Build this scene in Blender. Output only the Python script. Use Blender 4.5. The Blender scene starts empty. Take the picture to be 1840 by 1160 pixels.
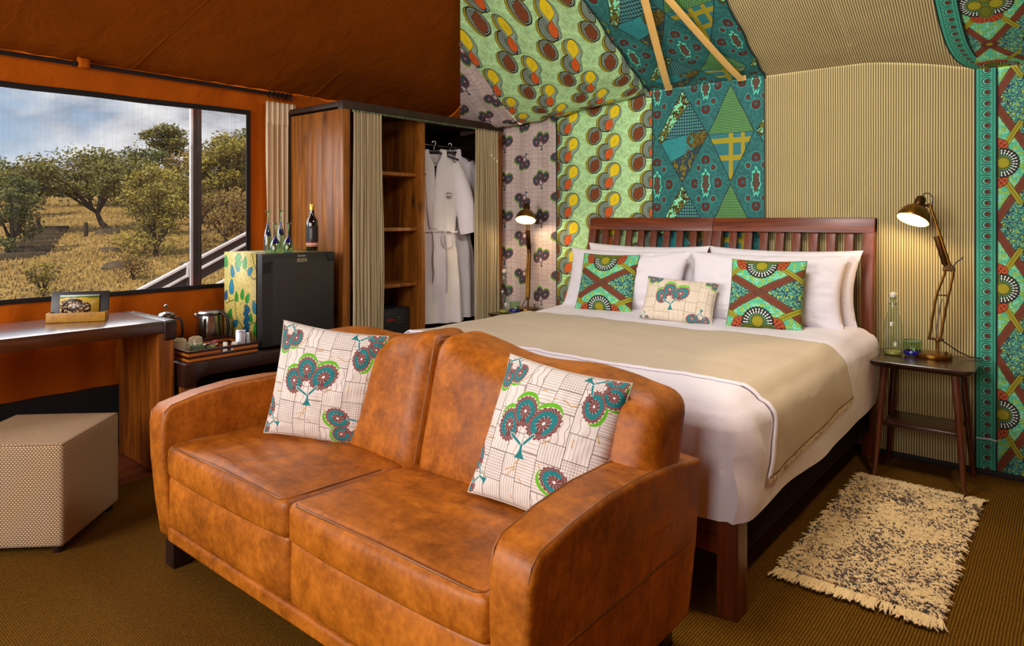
import bpy, bmesh, math, random
import numpy as np
from mathutils import Vector, Matrix, noise
random.seed(7); np.random.seed(7)
PI = math.pi
S = bpy.context.scene
COL = S.collection

# ------------------------------------------------------------------ camera
cd = bpy.data.cameras.new('camera'); cam = bpy.data.objects.new('camera', cd); COL.objects.link(cam)
cam.location = (0, 0, 1.35)
cam.rotation_euler = (PI/2, 0, math.radians(39.736))
cd.sensor_width = 36; cd.lens = 36*1227/1840
cd.shift_y = -(580-391)/1840
cd.clip_start = .05; cd.clip_end = 600
S.camera = cam
S.view_settings.view_transform = 'Standard'
S.view_settings.look = 'None'
S.view_settings.exposure = 0.40
S.view_settings.gamma = 1
S.view_settings.use_curve_mapping = False

# ------------------------------------------------------------------ node helpers
def lin(c):
    r = []
    for v in c[:3]:
        v = v/255.0
        r.append(v/12.92 if v <= .04045 else ((v+.055)/1.055)**2.4)
    return (r[0], r[1], r[2], 1)

class NT:
    def __init__(s, nt): s.t = nt
    def n(s, typ, props=None, **ins):
        nd = s.t.nodes.new('ShaderNode'+typ)
        for k, v in (props or {}).items(): setattr(nd, k, v)
        for k, v in ins.items():
            sock = nd.inputs[int(k[1:])] if k[0] == 'i' and k[1:].isdigit() else nd.inputs[k.replace('_', ' ')]
            if isinstance(v, bpy.types.NodeSocket): s.t.links.new(v, sock)
            else: sock.default_value = v
        return nd
    def m(s, op, a, b=0.0, c=0.0):
        return s.n('Math', {'operation': op}, i0=a, i1=b, i2=c).outputs[0]
    def mix(s, f, a, b):
        nd = s.n('Mix', {'data_type': 'RGBA'})
        for sock, v in ((nd.inputs[0], f), (nd.inputs[6], a), (nd.inputs[7], b)):
            if isinstance(v, bpy.types.NodeSocket): s.t.links.new(v, sock)
            else: sock.default_value = v
        return nd.outputs[2]
    def ramp(s, f, stops):
        nd = s.n('ValToRGB'); s.t.links.new(f, nd.inputs[0])
        e = nd.color_ramp.elements
        while len(e) < len(stops): e.new(.5)
        for el, (p, c) in zip(e, stops): el.position = p; el.color = c
        return nd.outputs[0]
    def co(s, kind='Object', scale=(1, 1, 1), rot=(0, 0, 0), loc=(0, 0, 0)):
        tc = s.n('TexCoord')
        return s.n('Mapping', None, Vector=tc.outputs[kind], Scale=scale, Rotation=rot, Location=loc).outputs[0]
    def noise(s, v, scale, detail=4, rough=.5, dist=0):
        return s.n('TexNoise', None, Vector=v, Scale=scale, Detail=detail, Roughness=rough, Distortion=dist).outputs[0]
    def bump(s, h, strength=.3, dist=.01, normal=None):
        nd = s.n('Bump', None, Height=h, Strength=strength, Distance=dist)
        if normal: s.t.links.new(normal, nd.inputs['Normal'])
        return nd.outputs[0]

def newmat(name):
    m = bpy.data.materials.new(name); m.use_nodes = True
    m.node_tree.nodes.clear()
    return m, NT(m.node_tree)
def out(N, sh): N.t.links.new(sh, N.n('OutputMaterial').inputs[0])
def bsdf(N, **k):
    nd = N.n('BsdfPrincipled', None, **k)
    return nd.outputs[0]

def plain(name, rgb, rough=.5, metal=0, var=.12, scale=8, bump=0, bscale=60, coat=0, sheen=0):
    m, N = newmat(name)
    c = lin(rgb); v = N.co('Object')
    nz = N.noise(v, scale, 4)
    d = tuple(x*(1-var*2) for x in c[:3])+(1,); l = tuple(min(1, x*(1+var)) for x in c[:3])+(1,)
    colr = N.ramp(nz, [(.3, d), (.7, l)])
    kw = dict(Base_Color=colr, Roughness=rough, Metallic=metal, Coat_Weight=coat, Sheen_Weight=sheen)
    if bump: kw['Normal'] = N.bump(N.noise(v, bscale, 3), bump, .005)
    out(N, bsdf(N, **kw)); return m

def wood(name, c1, c2, axis=2, rough=.38, fine=26, knots=True, coat=.05):
    m, N = newmat(name)
    sc = [9, 9, 9]; sc[axis] = .9
    v = N.co('Object', tuple(sc))
    n1 = N.noise(v, 1.6, 5, .6, 1.2)
    sc2 = [fine*3]*3; sc2[axis] = 2.5
    n2 = N.noise(N.co('Object', tuple(sc2)), 1, 3, .6)
    f = N.m('ADD', N.m('MULTIPLY', n1, .75), N.m('MULTIPLY', n2, .3))
    colr = N.ramp(f, [(.32, lin(c1)), (.52, lin([(a+b)/2 for a, b in zip(c1, c2)])), (.72, lin(c2))])
    if knots:
        sck = [5, 5, 5]; sck[axis] = 2.2
        vo = N.n('TexVoronoi', None, Vector=N.co('Object', tuple(sck)), Scale=1.0).outputs[0]
        k = N.m('SMOOTH_MIN', 1, N.m('MULTIPLY', vo, 6), .3)
        colr = N.mix(k, lin([x*.35 for x in c1]), colr)
    r = N.m('ADD', rough-.1, N.m('MULTIPLY', n2, .25))
    out(N, bsdf(N, Base_Color=colr, Roughness=r, Coat_Weight=coat, Coat_Roughness=.25, Normal=N.bump(n2, .15, .003)))
    return m

def fabric(name, rgb, rough=.85, weave=900, wr=.25, var=.06, sheen=.15, spec=.5):
    m, N = newmat(name)
    c = lin(rgb); v = N.co('Object')
    nz = N.noise(v, 3.5, 4, .6)
    colr = N.ramp(nz, [(.3, tuple(x*(1-var*2) for x in c[:3])+(1,)), (.7, tuple(min(1, x*(1+var)) for x in c[:3])+(1,))])
    fine = N.noise(v, weave, 1)
    b1 = N.bump(N.noise(v, 7, 3, .55, .6), wr, .03)
    out(N, bsdf(N, Base_Color=colr, Roughness=rough, Sheen_Weight=sheen, Specular_IOR_Level=spec, Normal=N.bump(fine, .12, .002, b1)))
    return m

def image_mat(name, img, rough=.8, wr=.2, scale=(1, 1, 1), rot=0, coat=0, loc=(0, 0, 0)):
    m, N = newmat(name)
    uv = N.co('UV', scale, (0, 0, rot), loc)
    t = N.n('TexImage', {'image': img, 'extension': 'REPEAT', 'interpolation': 'Linear'}, Vector=uv).outputs[0]
    v = N.co('Object')
    b1 = N.bump(N.noise(v, 6, 3, .55, .5), wr, .03)
    out(N, bsdf(N, Base_Color=t, Roughness=rough, Coat_Weight=coat, Normal=N.bump(N.noise(v, 700, 1), .1, .002, b1)))
    return m

def glassy(name, tint=(235, 245, 240), gloss=.12, rough=.03):
    m, N = newmat(name)
    lw = N.n('LayerWeight', None, Blend=.35).outputs['Facing']
    f = N.m('ADD', gloss*.4, N.m('MULTIPLY', N.m('POWER', lw, 2.0), .55))
    tr = N.n('BsdfTransparent', None, Color=lin(tint)).outputs[0]
    gl = N.n('BsdfGlossy', None, Color=(1, 1, 1, 1), Roughness=rough).outputs[0]
    mx = N.n('MixShader', None, i0=f, i1=tr, i2=gl).outputs[0]
    out(N, mx); return m

# ------------------------------------------------------------------ world, sun, lamps of the place, added fills
w = bpy.data.worlds.new('world'); S.world = w; w.use_nodes = True
w.node_tree.nodes.clear(); N = NT(w.node_tree)
tc = N.n('TexCoord'); sep = N.n('SeparateXYZ', None, Vector=tc.outputs['Generated'])
zz = N.m('ADD', N.m('MAXIMUM', sep.outputs[2], 0.0), .16)
cmb = N.n('CombineXYZ', None, X=N.m('DIVIDE', sep.outputs[0], zz), Y=N.m('DIVIDE', sep.outputs[1], zz), Z=N.m('MULTIPLY', sep.outputs[2], 5.0)).outputs[0]
dirv = N.n('Mapping', None, Vector=tc.outputs['Generated'], Scale=(1, 1, 2.2)).outputs[0]
cl = N.noise(dirv, 3.4, 9, .58, .15)
cl2 = N.noise(dirv, 6.5, 8, .6, .25)
mask = N.ramp(cl, [(.39, (0, 0, 0, 1)), (.56, (1, 1, 1, 1))])
cc = N.ramp(cl2, [(.36, lin((140, 142, 152))), (.48, lin((196, 196, 202))), (.64, lin((242, 240, 238)))])
blue = N.ramp(N.m('MAXIMUM', sep.outputs[2], 0.0), [(.0, lin((175, 196, 214))), (.25, lin((120, 155, 195))), (1, lin((70, 110, 170)))])
sky = N.mix(mask, blue, cc)
bg = N.n('Background', None, Color=sky, Strength=1.0).outputs[0]
wo = N.n('OutputWorld'); N.t.links.new(bg, wo.inputs[0])

def light(name, typ, loc, target, energy, col, size=1, size_y=None, spread=None):
    l = bpy.data.lights.new(name, typ); l.energy = energy; l.color = col
    o = bpy.data.objects.new(name, l); COL.objects.link(o); o.location = loc
    d = Vector(target)-Vector(loc); o.rotation_euler = d.to_track_quat('-Z', 'Y').to_euler()
    if typ == 'AREA':
        l.shape = 'RECTANGLE'; l.size = size; l.size_y = size_y or size
        if spread: l.spread = spread
    elif typ == 'SUN': l.angle = size
    else: l.shadow_soft_size = size
    return o
light('sun', 'SUN', (-20, -10, 30), (-30, 12, 0), 2.7, (1, .9, .74), .01)
light('entrance_daylight', 'AREA', (-2.9, -2.3, 1.9), (-1.7, 2.4, .75), 92, (1, .96, .92), 1.6, 1.3)
light('front_right_fill', 'AREA', (-.35, -1.9, 2.1), (-1.2, 2.6, .6), 36, (1, .97, .94), 1.0, 1.2)  # added fill that brightens the duvet front; no opening stands here
light('overhead_bed_fill', 'AREA', (-1.15, 2.35, 2.72), (-1.4, 3.4, .9), 25, (1, .96, .92), .6, .6)  # added soft fill from above for bed and back wall, no known lamp
light('window_daylight', 'AREA', (-4.9, 1.3, 1.9), (-2.6, 1.9, .6), 34, (1, .98, .96), 2.2, 1.1)
light('ceiling_spot_by_rug', 'SPOT', (.05, 2.4, 2.5), (-.45, 2.95, 0), 54, (1, .80, .50), .06).data.spot_size = .9

# ------------------------------------------------------------------ object helpers
ORG = {}
def _origin(o):
    return ORG.get(o.name, Vector((0, 0, 0)))
def tag(o, label=None, cat=None, group=None, kind=None):
    if label: o['label'] = label
    if cat: o['category'] = cat
    if group: o['group'] = group
    if kind: o['kind'] = kind
    return o
def empty(name, loc, label=None, cat=None, group=None, kind=None):
    o = bpy.data.objects.new(name, None); COL.objects.link(o); o.location = loc; o.empty_display_size = .05
    ORG[o.name] = Vector(loc); return tag(o, label, cat, group, kind)
def link(name, me, mat, parent=None, origin=None, smooth=None):
    """mesh data in world coordinates -> object, origin moved to the parent's origin (or given)"""
    o = bpy.data.objects.new(name, me); COL.objects.link(o)
    org = _origin(parent) if parent else Vector(origin) if origin is not None else None
    if org is None:
        if len(me.vertices):
            xs = [v.co for v in me.vertices]
            mn = [min(c[i] for c in xs) for i in range(3)]; mx = [max(c[i] for c in xs) for i in range(3)]
            org = Vector(((mn[0]+mx[0])/2, (mn[1]+mx[1])/2, mn[2]))
        else: org = Vector((0, 0, 0))
    me.transform(Matrix.Translation(-org))
    ORG[o.name] = org
    if parent: o.parent = parent
    else: o.location = org
    for mt in (mat if isinstance(mat, (list, tuple)) else [mat]):
        me.materials.append(mt)
    if smooth is not None: shade(me, smooth)
    return o
def shade(me, ang=35):
    me.polygons.foreach_set('use_smooth', [True]*len(me.polygons))
    if ang < 180: me.set_sharp_from_angle(angle=math.radians(ang))
def bm_mesh(bm, name='mesh'):
    bmesh.ops.recalc_face_normals(bm, faces=bm.faces)
    me = bpy.data.meshes.new(name); bm.to_mesh(me); bm.free(); return me
def bm_box(bm, x0, x1, y0, y1, z0, z1, bev=0, seg=2, M=None):
    b2 = bmesh.new(); bmesh.ops.create_cube(b2, size=1)
    for v in b2.verts:
        v.co = Vector(((x0+x1)/2+v.co.x*(x1-x0), (y0+y1)/2+v.co.y*(y1-y0), (z0+z1)/2+v.co.z*(z1-z0)))
    if bev: bmesh.ops.bevel(b2, geom=list(b2.edges), offset=bev, segments=seg, profile=.6, affect='EDGES')
    if M: bmesh.ops.transform(b2, matrix=M, verts=b2.verts)
    me = bpy.data.meshes.new('t'); b2.to_mesh(me); b2.free(); bm.from_mesh(me); bpy.data.meshes.remove(me)
def box(name, x0, x1, y0, y1, z0, z1, mat, parent=None, bev=.004, seg=2, M=None, origin=None):
    bm = bmesh.new(); bm_box(bm, x0, x1, y0, y1, z0, z1, bev, seg, M)
    return link(name, bm_mesh(bm), mat, parent, origin, 40)
def bm_tube(bm, pts, rad, seg=8, caps=True, flat=1.0, up=None):
    pts = [Vector(p) for p in pts]; n = len(pts)
    rads = rad if isinstance(rad, (list, tuple)) else [rad]*n
    rings = []; prev = None
    for i, p in enumerate(pts):
        t = (pts[min(i+1, n-1)]-pts[max(i-1, 0)]).normalized()
        if prev is None:
            a = Vector(up) if up else (Vector((0, 0, 1)) if abs(t.z) < .9 else Vector((1, 0, 0)))
        else: a = prev
        b = t.cross(a)
        if b.length < 1e-5: b = t.cross(Vector((0, 1, 0)))
        b.normalize(); a = b.cross(t).normalized(); prev = a
        rings.append([bm.verts.new(p+(a*math.cos(2*PI*k/seg)*flat+b*math.sin(2*PI*k/seg))*rads[i]) for k in range(seg)])
    for r0, r1 in zip(rings, rings[1:]):
        for k in range(seg): bm.faces.new((r0[k], r0[(k+1) % seg], r1[(k+1) % seg], r1[k]))
    if caps:
        bm.faces.new(rings[0][::-1]); bm.faces.new(rings[-1])
def tube(name, pts, rad, mat, parent=None, seg=8, flat=1.0, up=None, origin=None):
    bm = bmesh.new(); bm_tube(bm, pts, rad, seg, True, flat, up); return link(name, bm_mesh(bm), mat, parent, origin, 60)
def bm_lathe(bm, prof, c, seg=24, M=None, close=False):
    rings = []
    for r, z in prof:
        ring = []
        for k in range(seg):
            p = Vector((r*math.cos(2*PI*k/seg), r*math.sin(2*PI*k/seg), z))
            if M: p = M @ p
            ring.append(bm.verts.new(Vector(c)+p))
        rings.append(ring)
    for r0, r1 in zip(rings, rings[1:]):
        for k in range(seg): bm.faces.new((r0[k], r0[(k+1) % seg], r1[(k+1) % seg], r1[k]))
    if close:
        bm.faces.new(rings[0][::-1]); bm.faces.new(rings[-1])
def lathe(name, prof, c, mat, parent=None, seg=24, M=None, close=False, origin=None):
    bm = bmesh.new(); bm_lathe(bm, prof, c, seg, M, close); return link(name, bm_mesh(bm), mat, parent, origin, 45)
def sheet(name, f, nu, nv, mat, parent=None, uvf=None, thick=0, origin=None, skip=None, smooth=60):
    """f(u,v)->world point; uvf(u,v)->texture uv"""
    vs = []; uv = []
    for j in range(nv+1):
        for i in range(nu+1):
            vs.append(f(i/nu, j/nv)); uv.append(uvf(i/nu, j/nv) if uvf else (i/nu, j/nv))
    fs = []
    for j in range(nv):
        for i in range(nu):
            if skip and skip((i+.5)/nu, (j+.5)/nv): continue
            a = j*(nu+1)+i; fs.append((a, a+1, a+nu+2, a+nu+1))
    me = bpy.data.meshes.new(name); me.from_pydata([tuple(v) for v in vs], [], fs)
    l = me.uv_layers.new(name='UVMap')
    for lp in me.loops: l.data[lp.index].uv = uv[lp.vertex_index]
    o = link(name, me, mat, parent, origin, smooth)
    if thick:
        md = o.modifiers.new('thickness', 'SOLIDIFY'); md.thickness = thick; md.offset = 0
    return o
def prism(name, poly, plane, a0, a1, mat, parent=None, bev=.003, seg=2, origin=None, shear=None):
    """poly in the plane 'YZ','XZ' or 'XY', extruded along the remaining axis from a0 to a1"""
    bm = bmesh.new()
    def P(p, a):
        return {'YZ': (a, p[0], p[1]), 'XZ': (p[0], a, p[1]), 'XY': (p[0], p[1], a)}[plane]
    A = [bm.verts.new(P(p, a0)) for p in poly]; B = [bm.verts.new(P(p, a1)) for p in poly]
    n = len(poly)
    bm.faces.new(A[::-1]); bm.faces.new(B)
    for i in range(n): bm.faces.new((A[i], A[(i+1) % n], B[(i+1) % n], B[i]))
    if shear:
        for v in bm.verts: v.co = shear(v.co)
    bmesh.ops.recalc_face_normals(bm, faces=bm.faces)
    if bev:
        es = [e for e in bm.edges if e.is_manifold and e.calc_face_angle(0) > math.radians(28)]
        bmesh.ops.bevel(bm, geom=es, offset=bev, segments=seg, profile=.6, affect='EDGES')
    return link(name, bm_mesh(bm), mat, parent, origin, 40)
def rbox_mesh(cx, cy, cz, hx, hy, hz, r, n, fn=None, uvf=None, R=None):
    """rounded box: n=(nx,ny,nz) cuts; fn(p_local_unit, p)->p displaces"""
    bm = bmesh.new()
    def axis(h, k):
        k = max(k, 4); inner = [-(h-r)+(2*(h-r))*i/(k) for i in range(k+1)]
        ed = [-h, -h+r*.3, -h+r*.65]; return ed+inner+[h-r*.65, h-r*.3, h]
    ax, ay, az = axis(hx, n[0]), axis(hy, n[1]), axis(hz, n[2])
    verts = {}
    def V(x, y, z):
        k = (round(x, 5), round(y, 5), round(z, 5))
        if k not in verts:
            q = Vector((max(-(hx-r), min(hx-r, x)), max(-(hy-r), min(hy-r, y)), max(-(hz-r), min(hz-r, z))))
            d = Vector((x, y, z))-q
            p = q+d.normalized()*r if d.length > 1e-7 else q
            if fn: p = fn(Vector((x/hx, y/hy, z/hz)), p)
            verts[k] = bm.verts.new(p)
        return verts[k]
    def face(A, B, mk):
        for i in range(len(A)-1):
            for j in range(len(B)-1):
                try: bm.faces.new((V(*mk(A[i], B[j])), V(*mk(A[i+1], B[j])), V(*mk(A[i+1], B[j+1])), V(*mk(A[i], B[j+1]))))
                except ValueError: pass
    face(ax, ay, lambda a, b: (a, b, hz)); face(ax, ay, lambda a, b: (a, b, -hz))
    face(ax, az, lambda a, b: (a, -hy, b)); face(ax, az, lambda a, b: (a, hy, b))
    face(ay, az, lambda a, b: (-hx, a, b)); face(ay, az, lambda a, b: (hx, a, b))
    if R: bmesh.ops.transform(bm, matrix=R, verts=bm.verts)
    for v in bm.verts: v.co += Vector((cx, cy, cz))
    return bm_mesh(bm)
def rbox(name, c, h, r, n, mat, parent=None, fn=None, R=None, origin=None):
    return link(name, rbox_mesh(*c, *h, r, n, fn, None, R), mat, parent, origin, 60)
def copy_tree(o, parent=None):
    c = o.copy(); COL.objects.link(c); c.parent = parent
    for ch in list(o.children): copy_tree(ch, c)
    return c
def nz3(x, y, z=0.0, s=1.0):
    return noise.noise(Vector((x*s, y*s, z*s)))

# ------------------------------------------------------------------ printed cloth, computed in numpy
class Cv:
    def __init__(c, w, h, sx, sy, base, tile=True):
        c.w, c.h, c.sx, c.sy, c.tile = w, h, sx, sy, tile
        c.im = np.empty((h, w, 3), np.float32); c.im[:] = np.array(base, np.float32)/255
        c.X, c.Y = np.meshgrid((np.arange(w, dtype=np.float32)+.5)*sx/w, (np.arange(h, dtype=np.float32)+.5)*sy/h)
        c.px = sx/w
    def fill(c, sd, col, sl=None, a=1.0):
        al = np.clip(.5-sd/c.px, 0, 1)*a
        im = c.im if sl is None else c.im[sl]
        im += (np.array(col, np.float32)/255-im)*al[..., None]
    def spots(c, cx, cy, r):
        """yield (slice, X, Y) windows around a centre, wrapped when tiled"""
        offs = [(0, 0)] if not c.tile else [(i*c.sx, j*c.sy) for i in (-1, 0, 1) for j in (-1, 0, 1)]
        for ox, oy in offs:
            x, y = cx+ox, cy+oy
            i0, i1 = int((x-r)/c.px), int((x+r)/c.px)+2; j0, j1 = int((y-r)*c.h/c.sy), int((y+r)*c.h/c.sy)+2
            i0, i1, j0, j1 = max(0, i0), min(c.w, i1), max(0, j0), min(c.h, j1)
            if i0 < i1 and j0 < j1:
                sl = (slice(j0, j1), slice(i0, i1)); yield sl, c.X[sl]-x, c.Y[sl]-y
    def image(c, name):
        img = bpy.data.images.new(name, c.w, c.h, alpha=False)
        a = np.ones((c.h, c.w, 4), np.float32); a[..., :3] = np.clip(c.im, 0, 1)
        img.pixels.foreach_set(a.ravel()); img.update(); img.pack(); return img
def vnoise(X, Y, f, seed=0, px=0, py=0):
    """value noise; periodic with px,py cells"""
    rs = np.random.RandomState(seed); G = rs.rand(64, 64).astype(np.float32)
    x, y = X*f, Y*f; xi, yi = np.floor(x).astype(int), np.floor(y).astype(int)
    fx, fy = x-xi, y-yi; fx = fx*fx*(3-2*fx); fy = fy*fy*(3-2*fy)
    mx, my = px or 64, py or 64
    g = lambda a, b: G[(b % my) % 64, (a % mx) % 64]
    return (g(xi, yi)*(1-fx)+g(xi+1, yi)*fx)*(1-fy)+(g(xi, yi+1)*(1-fx)+g(xi+1, yi+1)*fx)*fy
def worley(X, Y, f, px, py, seed=0):
    rs = np.random.RandomState(seed); G = rs.rand(64, 64, 2).astype(np.float32)
    x, y = X*f, Y*f; xi, yi = np.floor(x).astype(int), np.floor(y).astype(int)
    d1 = np.full(X.shape, 9., np.float32); d2 = d1.copy()
    for i in (-1, 0, 1):
        for j in (-1, 0, 1):
            g = G[((yi+j) % py) % 64, ((xi+i) % px) % 64]
            d = np.hypot(x-(xi+i+g[..., 0]), y-(yi+j+g[..., 1]))
            d2 = np.minimum(d2, np.maximum(d1, d)); d1 = np.minimum(d1, d)
    return d1/f, (d2-d1)/f
def ell(x, y, a, b, rot=0):
    c, s = math.cos(rot), math.sin(rot); u, v = x*c+y*s, -x*s+y*c
    return (np.hypot(u/a, v/b)-1)*min(a, b), np.arctan2(v/b, u/a), np.hypot(u/a, v/b)
def seg(x, y, ax, ay, bx, by):
    px_, py_ = x-ax, y-ay; dx, dy = bx-ax, by-ay
    t = np.clip((px_*dx+py_*dy)/(dx*dx+dy*dy+1e-12), 0, 1); return np.hypot(px_-dx*t, py_-dy*t), t

def tree_motif(c, cx, cy, s, rot=0, pal=None, flip=1):
    mar, teal, grn, wht = pal or ((120, 62, 58), (18, 128, 132), (104, 190, 20), (240, 228, 222))
    cr, sr = math.cos(rot), math.sin(rot)
    for sl, X, Y in c.spots(cx, cy, s*1.25):
        x, y = (X*cr+Y*sr)/s*flip, (-X*sr+Y*cr)/s
        k = s
        D = [(-.58, -.08, .34, .42, .15), (-.16, .33, .36, .40, 0), (.46, .12, .52, .37, .62)]
        for ex, ey, a, b, r in D:
            d, _, _ = ell(x-ex, y-ey-.13, a*1.02, b*1.0, r); c.fill(d*k, grn, sl)
        for ex, ey, a, b, r in D:
            d, th, rr = ell(x-ex, y-ey, a*1.05, b*1.05, r); c.fill(d*k, wht, sl)
        for q, (ex, ey, a, b, r) in enumerate(D):
            d, th, rr = ell(x-ex, y-ey, a, b, r)
            d = d+.015*np.sin(th*19)
            c.fill(d*k, mar, sl)
            sp = np.abs(np.sin(th*13+2.5*np.sin(rr*9+q)))
            c.fill(np.maximum(np.maximum(d+.01, .70-rr), (sp-.17)*.25)*k, wht, sl)
            g0 = -PI/2 if q != 2 else -2.3
            dt = np.abs((th-g0+PI) % (2*PI)-PI)
            c.fill(np.maximum(np.abs(rr-.60)-.17, (.35-dt)*.5)*k*min(a, b), teal, sl)
            sp = np.abs(np.sin(th*5+.6*np.sin(rr*8)))
            c.fill(np.maximum(rr-.50, (sp-.16)*rr*.5)*k*.35, wht, sl)
            c.fill((rr-.10)*k*.3, (250, 245, 240), sl)
        for a in (((-.42, -.30), (-.02, -.52)), ((.26, -.22), (-.02, -.52)), ((-.02, -.50), (-.02, -.78))):
            d, t = seg(x, y, *a[0], *a[1]); c.fill((d-.050)*k, wht, sl); c.fill((d-.032)*k, teal, sl)
        c.fill(np.maximum(np.abs(x+.02)-.035-.12*np.clip((-y-.58)*4, 0, 1)**2, np.maximum(-y-.84, y+.58))*k, teal, sl)
def line_bg(c, col, a, n=7, m=6, seed=3):
    """cloth ground of fine crossed pen lines in blocks"""
    rs = np.random.RandomState(seed)
    xs = np.cumsum(rs.uniform(.6, 1.4, n)); xs = xs/xs[-1]*c.sx; x0 = 0
    th = c.px*1.6
    wv = .0035*np.sin(c.Y*130)
    for i in range(n):
        ys = np.cumsum(rs.uniform(.6, 1.4, m)); ys = ys/ys[-1]*c.sy; y0 = 0
        for j in range(m):
            ins = np.maximum(np.maximum(x0-c.X, c.X-xs[i]), np.maximum(y0-c.Y, c.Y-ys[j]))
            k = rs.randint(4); P = .0088*rs.choice([1, 1, 1.4])
            fx = np.abs((c.X+(wv if k == 3 else 0)+P/2) % P-P/2)-th*.55; fy = np.abs((c.Y+P/2) % P-P/2)-th*.55
            if k in (0, 2): c.fill(np.maximum(ins, fy), col, None, a)
            if k in (1, 2): c.fill(np.maximum(ins, fx), col, None, a)
            if k == 3: c.fill(np.maximum(ins, np.abs((c.X+wv) % (P*2.5)-P)-th), col, None, a)
            c.fill(np.abs(ins)-th*.9, [v*.6 for v in col], None, min(1, a*1.2))
            y0 = ys[j]
        x0 = xs[i]
def img_tree_cushion():
    c = Cv(900, 900, .45, .45, (236, 228, 218), False)
    line_bg(c, (112, 74, 68), .9)
    gold = (196, 140, 40); rs = np.random.RandomState(5)
    for _ in range(26):
        x, y = rs.uniform(.03, .42, 2); a = rs.uniform(0, 6.28); L = rs.uniform(.01, .035)
        d, t = seg(c.X+.004*np.sin(c.Y*90), c.Y, x, y, x+L*math.cos(a), y+L*math.sin(a)); c.fill(d-.0012, gold)
    tree_motif(c, .185, .245, .118, .06)
    tree_motif(c, .385, .395, .095, -2.1); tree_motif(c, .355, .085, .100, 2.2, None)
    tree_motif(c, .035, .40, .085, 2.9); tree_motif(c, .005, .075, .085, 1.2)
    return c.image('tree_print_cushion')
def img_tree_small():
    c = Cv(900, 620, .47, .30, (226, 212, 190), False)
    line_bg(c, (140, 110, 90), .5, 6, 4, 8)
    for _ in range(14):
        x, y = random.uniform(.03, .42), random.uniform(.02, .28)
        d, t = seg(c.X, c.Y, x, y, x+.02, y+.015); c.fill(d-.0012, (200, 145, 50))
    tree_motif(c, .20, .165, .118, .05); tree_motif(c, .385, .03, .08, 2.9); tree_motif(c, .05, .30, .075, 2.6); tree_motif(c, .45, .29, .06, 2.9); tree_motif(c, .02, .0, .05, 2.9)
    return c.image('tree_print_small')
def img_tree_wall():
    c = Cv(820, 670, .38, .31, (204, 184, 176), True)
    line_bg(c, (120, 92, 88), .55, 8, 8, 4)
    pal = ((96, 46, 52), (12, 72, 84), (84, 160, 30), (150, 110, 112))
    tree_motif(c, .095, .10, .092, .05, pal); tree_motif(c, .285, .255, .092, 2.5, pal)
    return c.image('tree_print_wall')
def drop(x, y, a, b, rot):
    """a drop that narrows to a point at the far end of its axis"""
    c, s = math.cos(rot), math.sin(rot); u, v = x*c+y*s, -x*s+y*c
    k = np.clip(1-.62*v/b, .12, 1.5); k = np.where(v > 0, np.clip(1-.95*np.maximum(v/b, 0)**1.5, .02, 1), 1)
    return (np.hypot(u/(a*k), v/b)-1)*a*np.clip(k, .3, 1)
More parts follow.
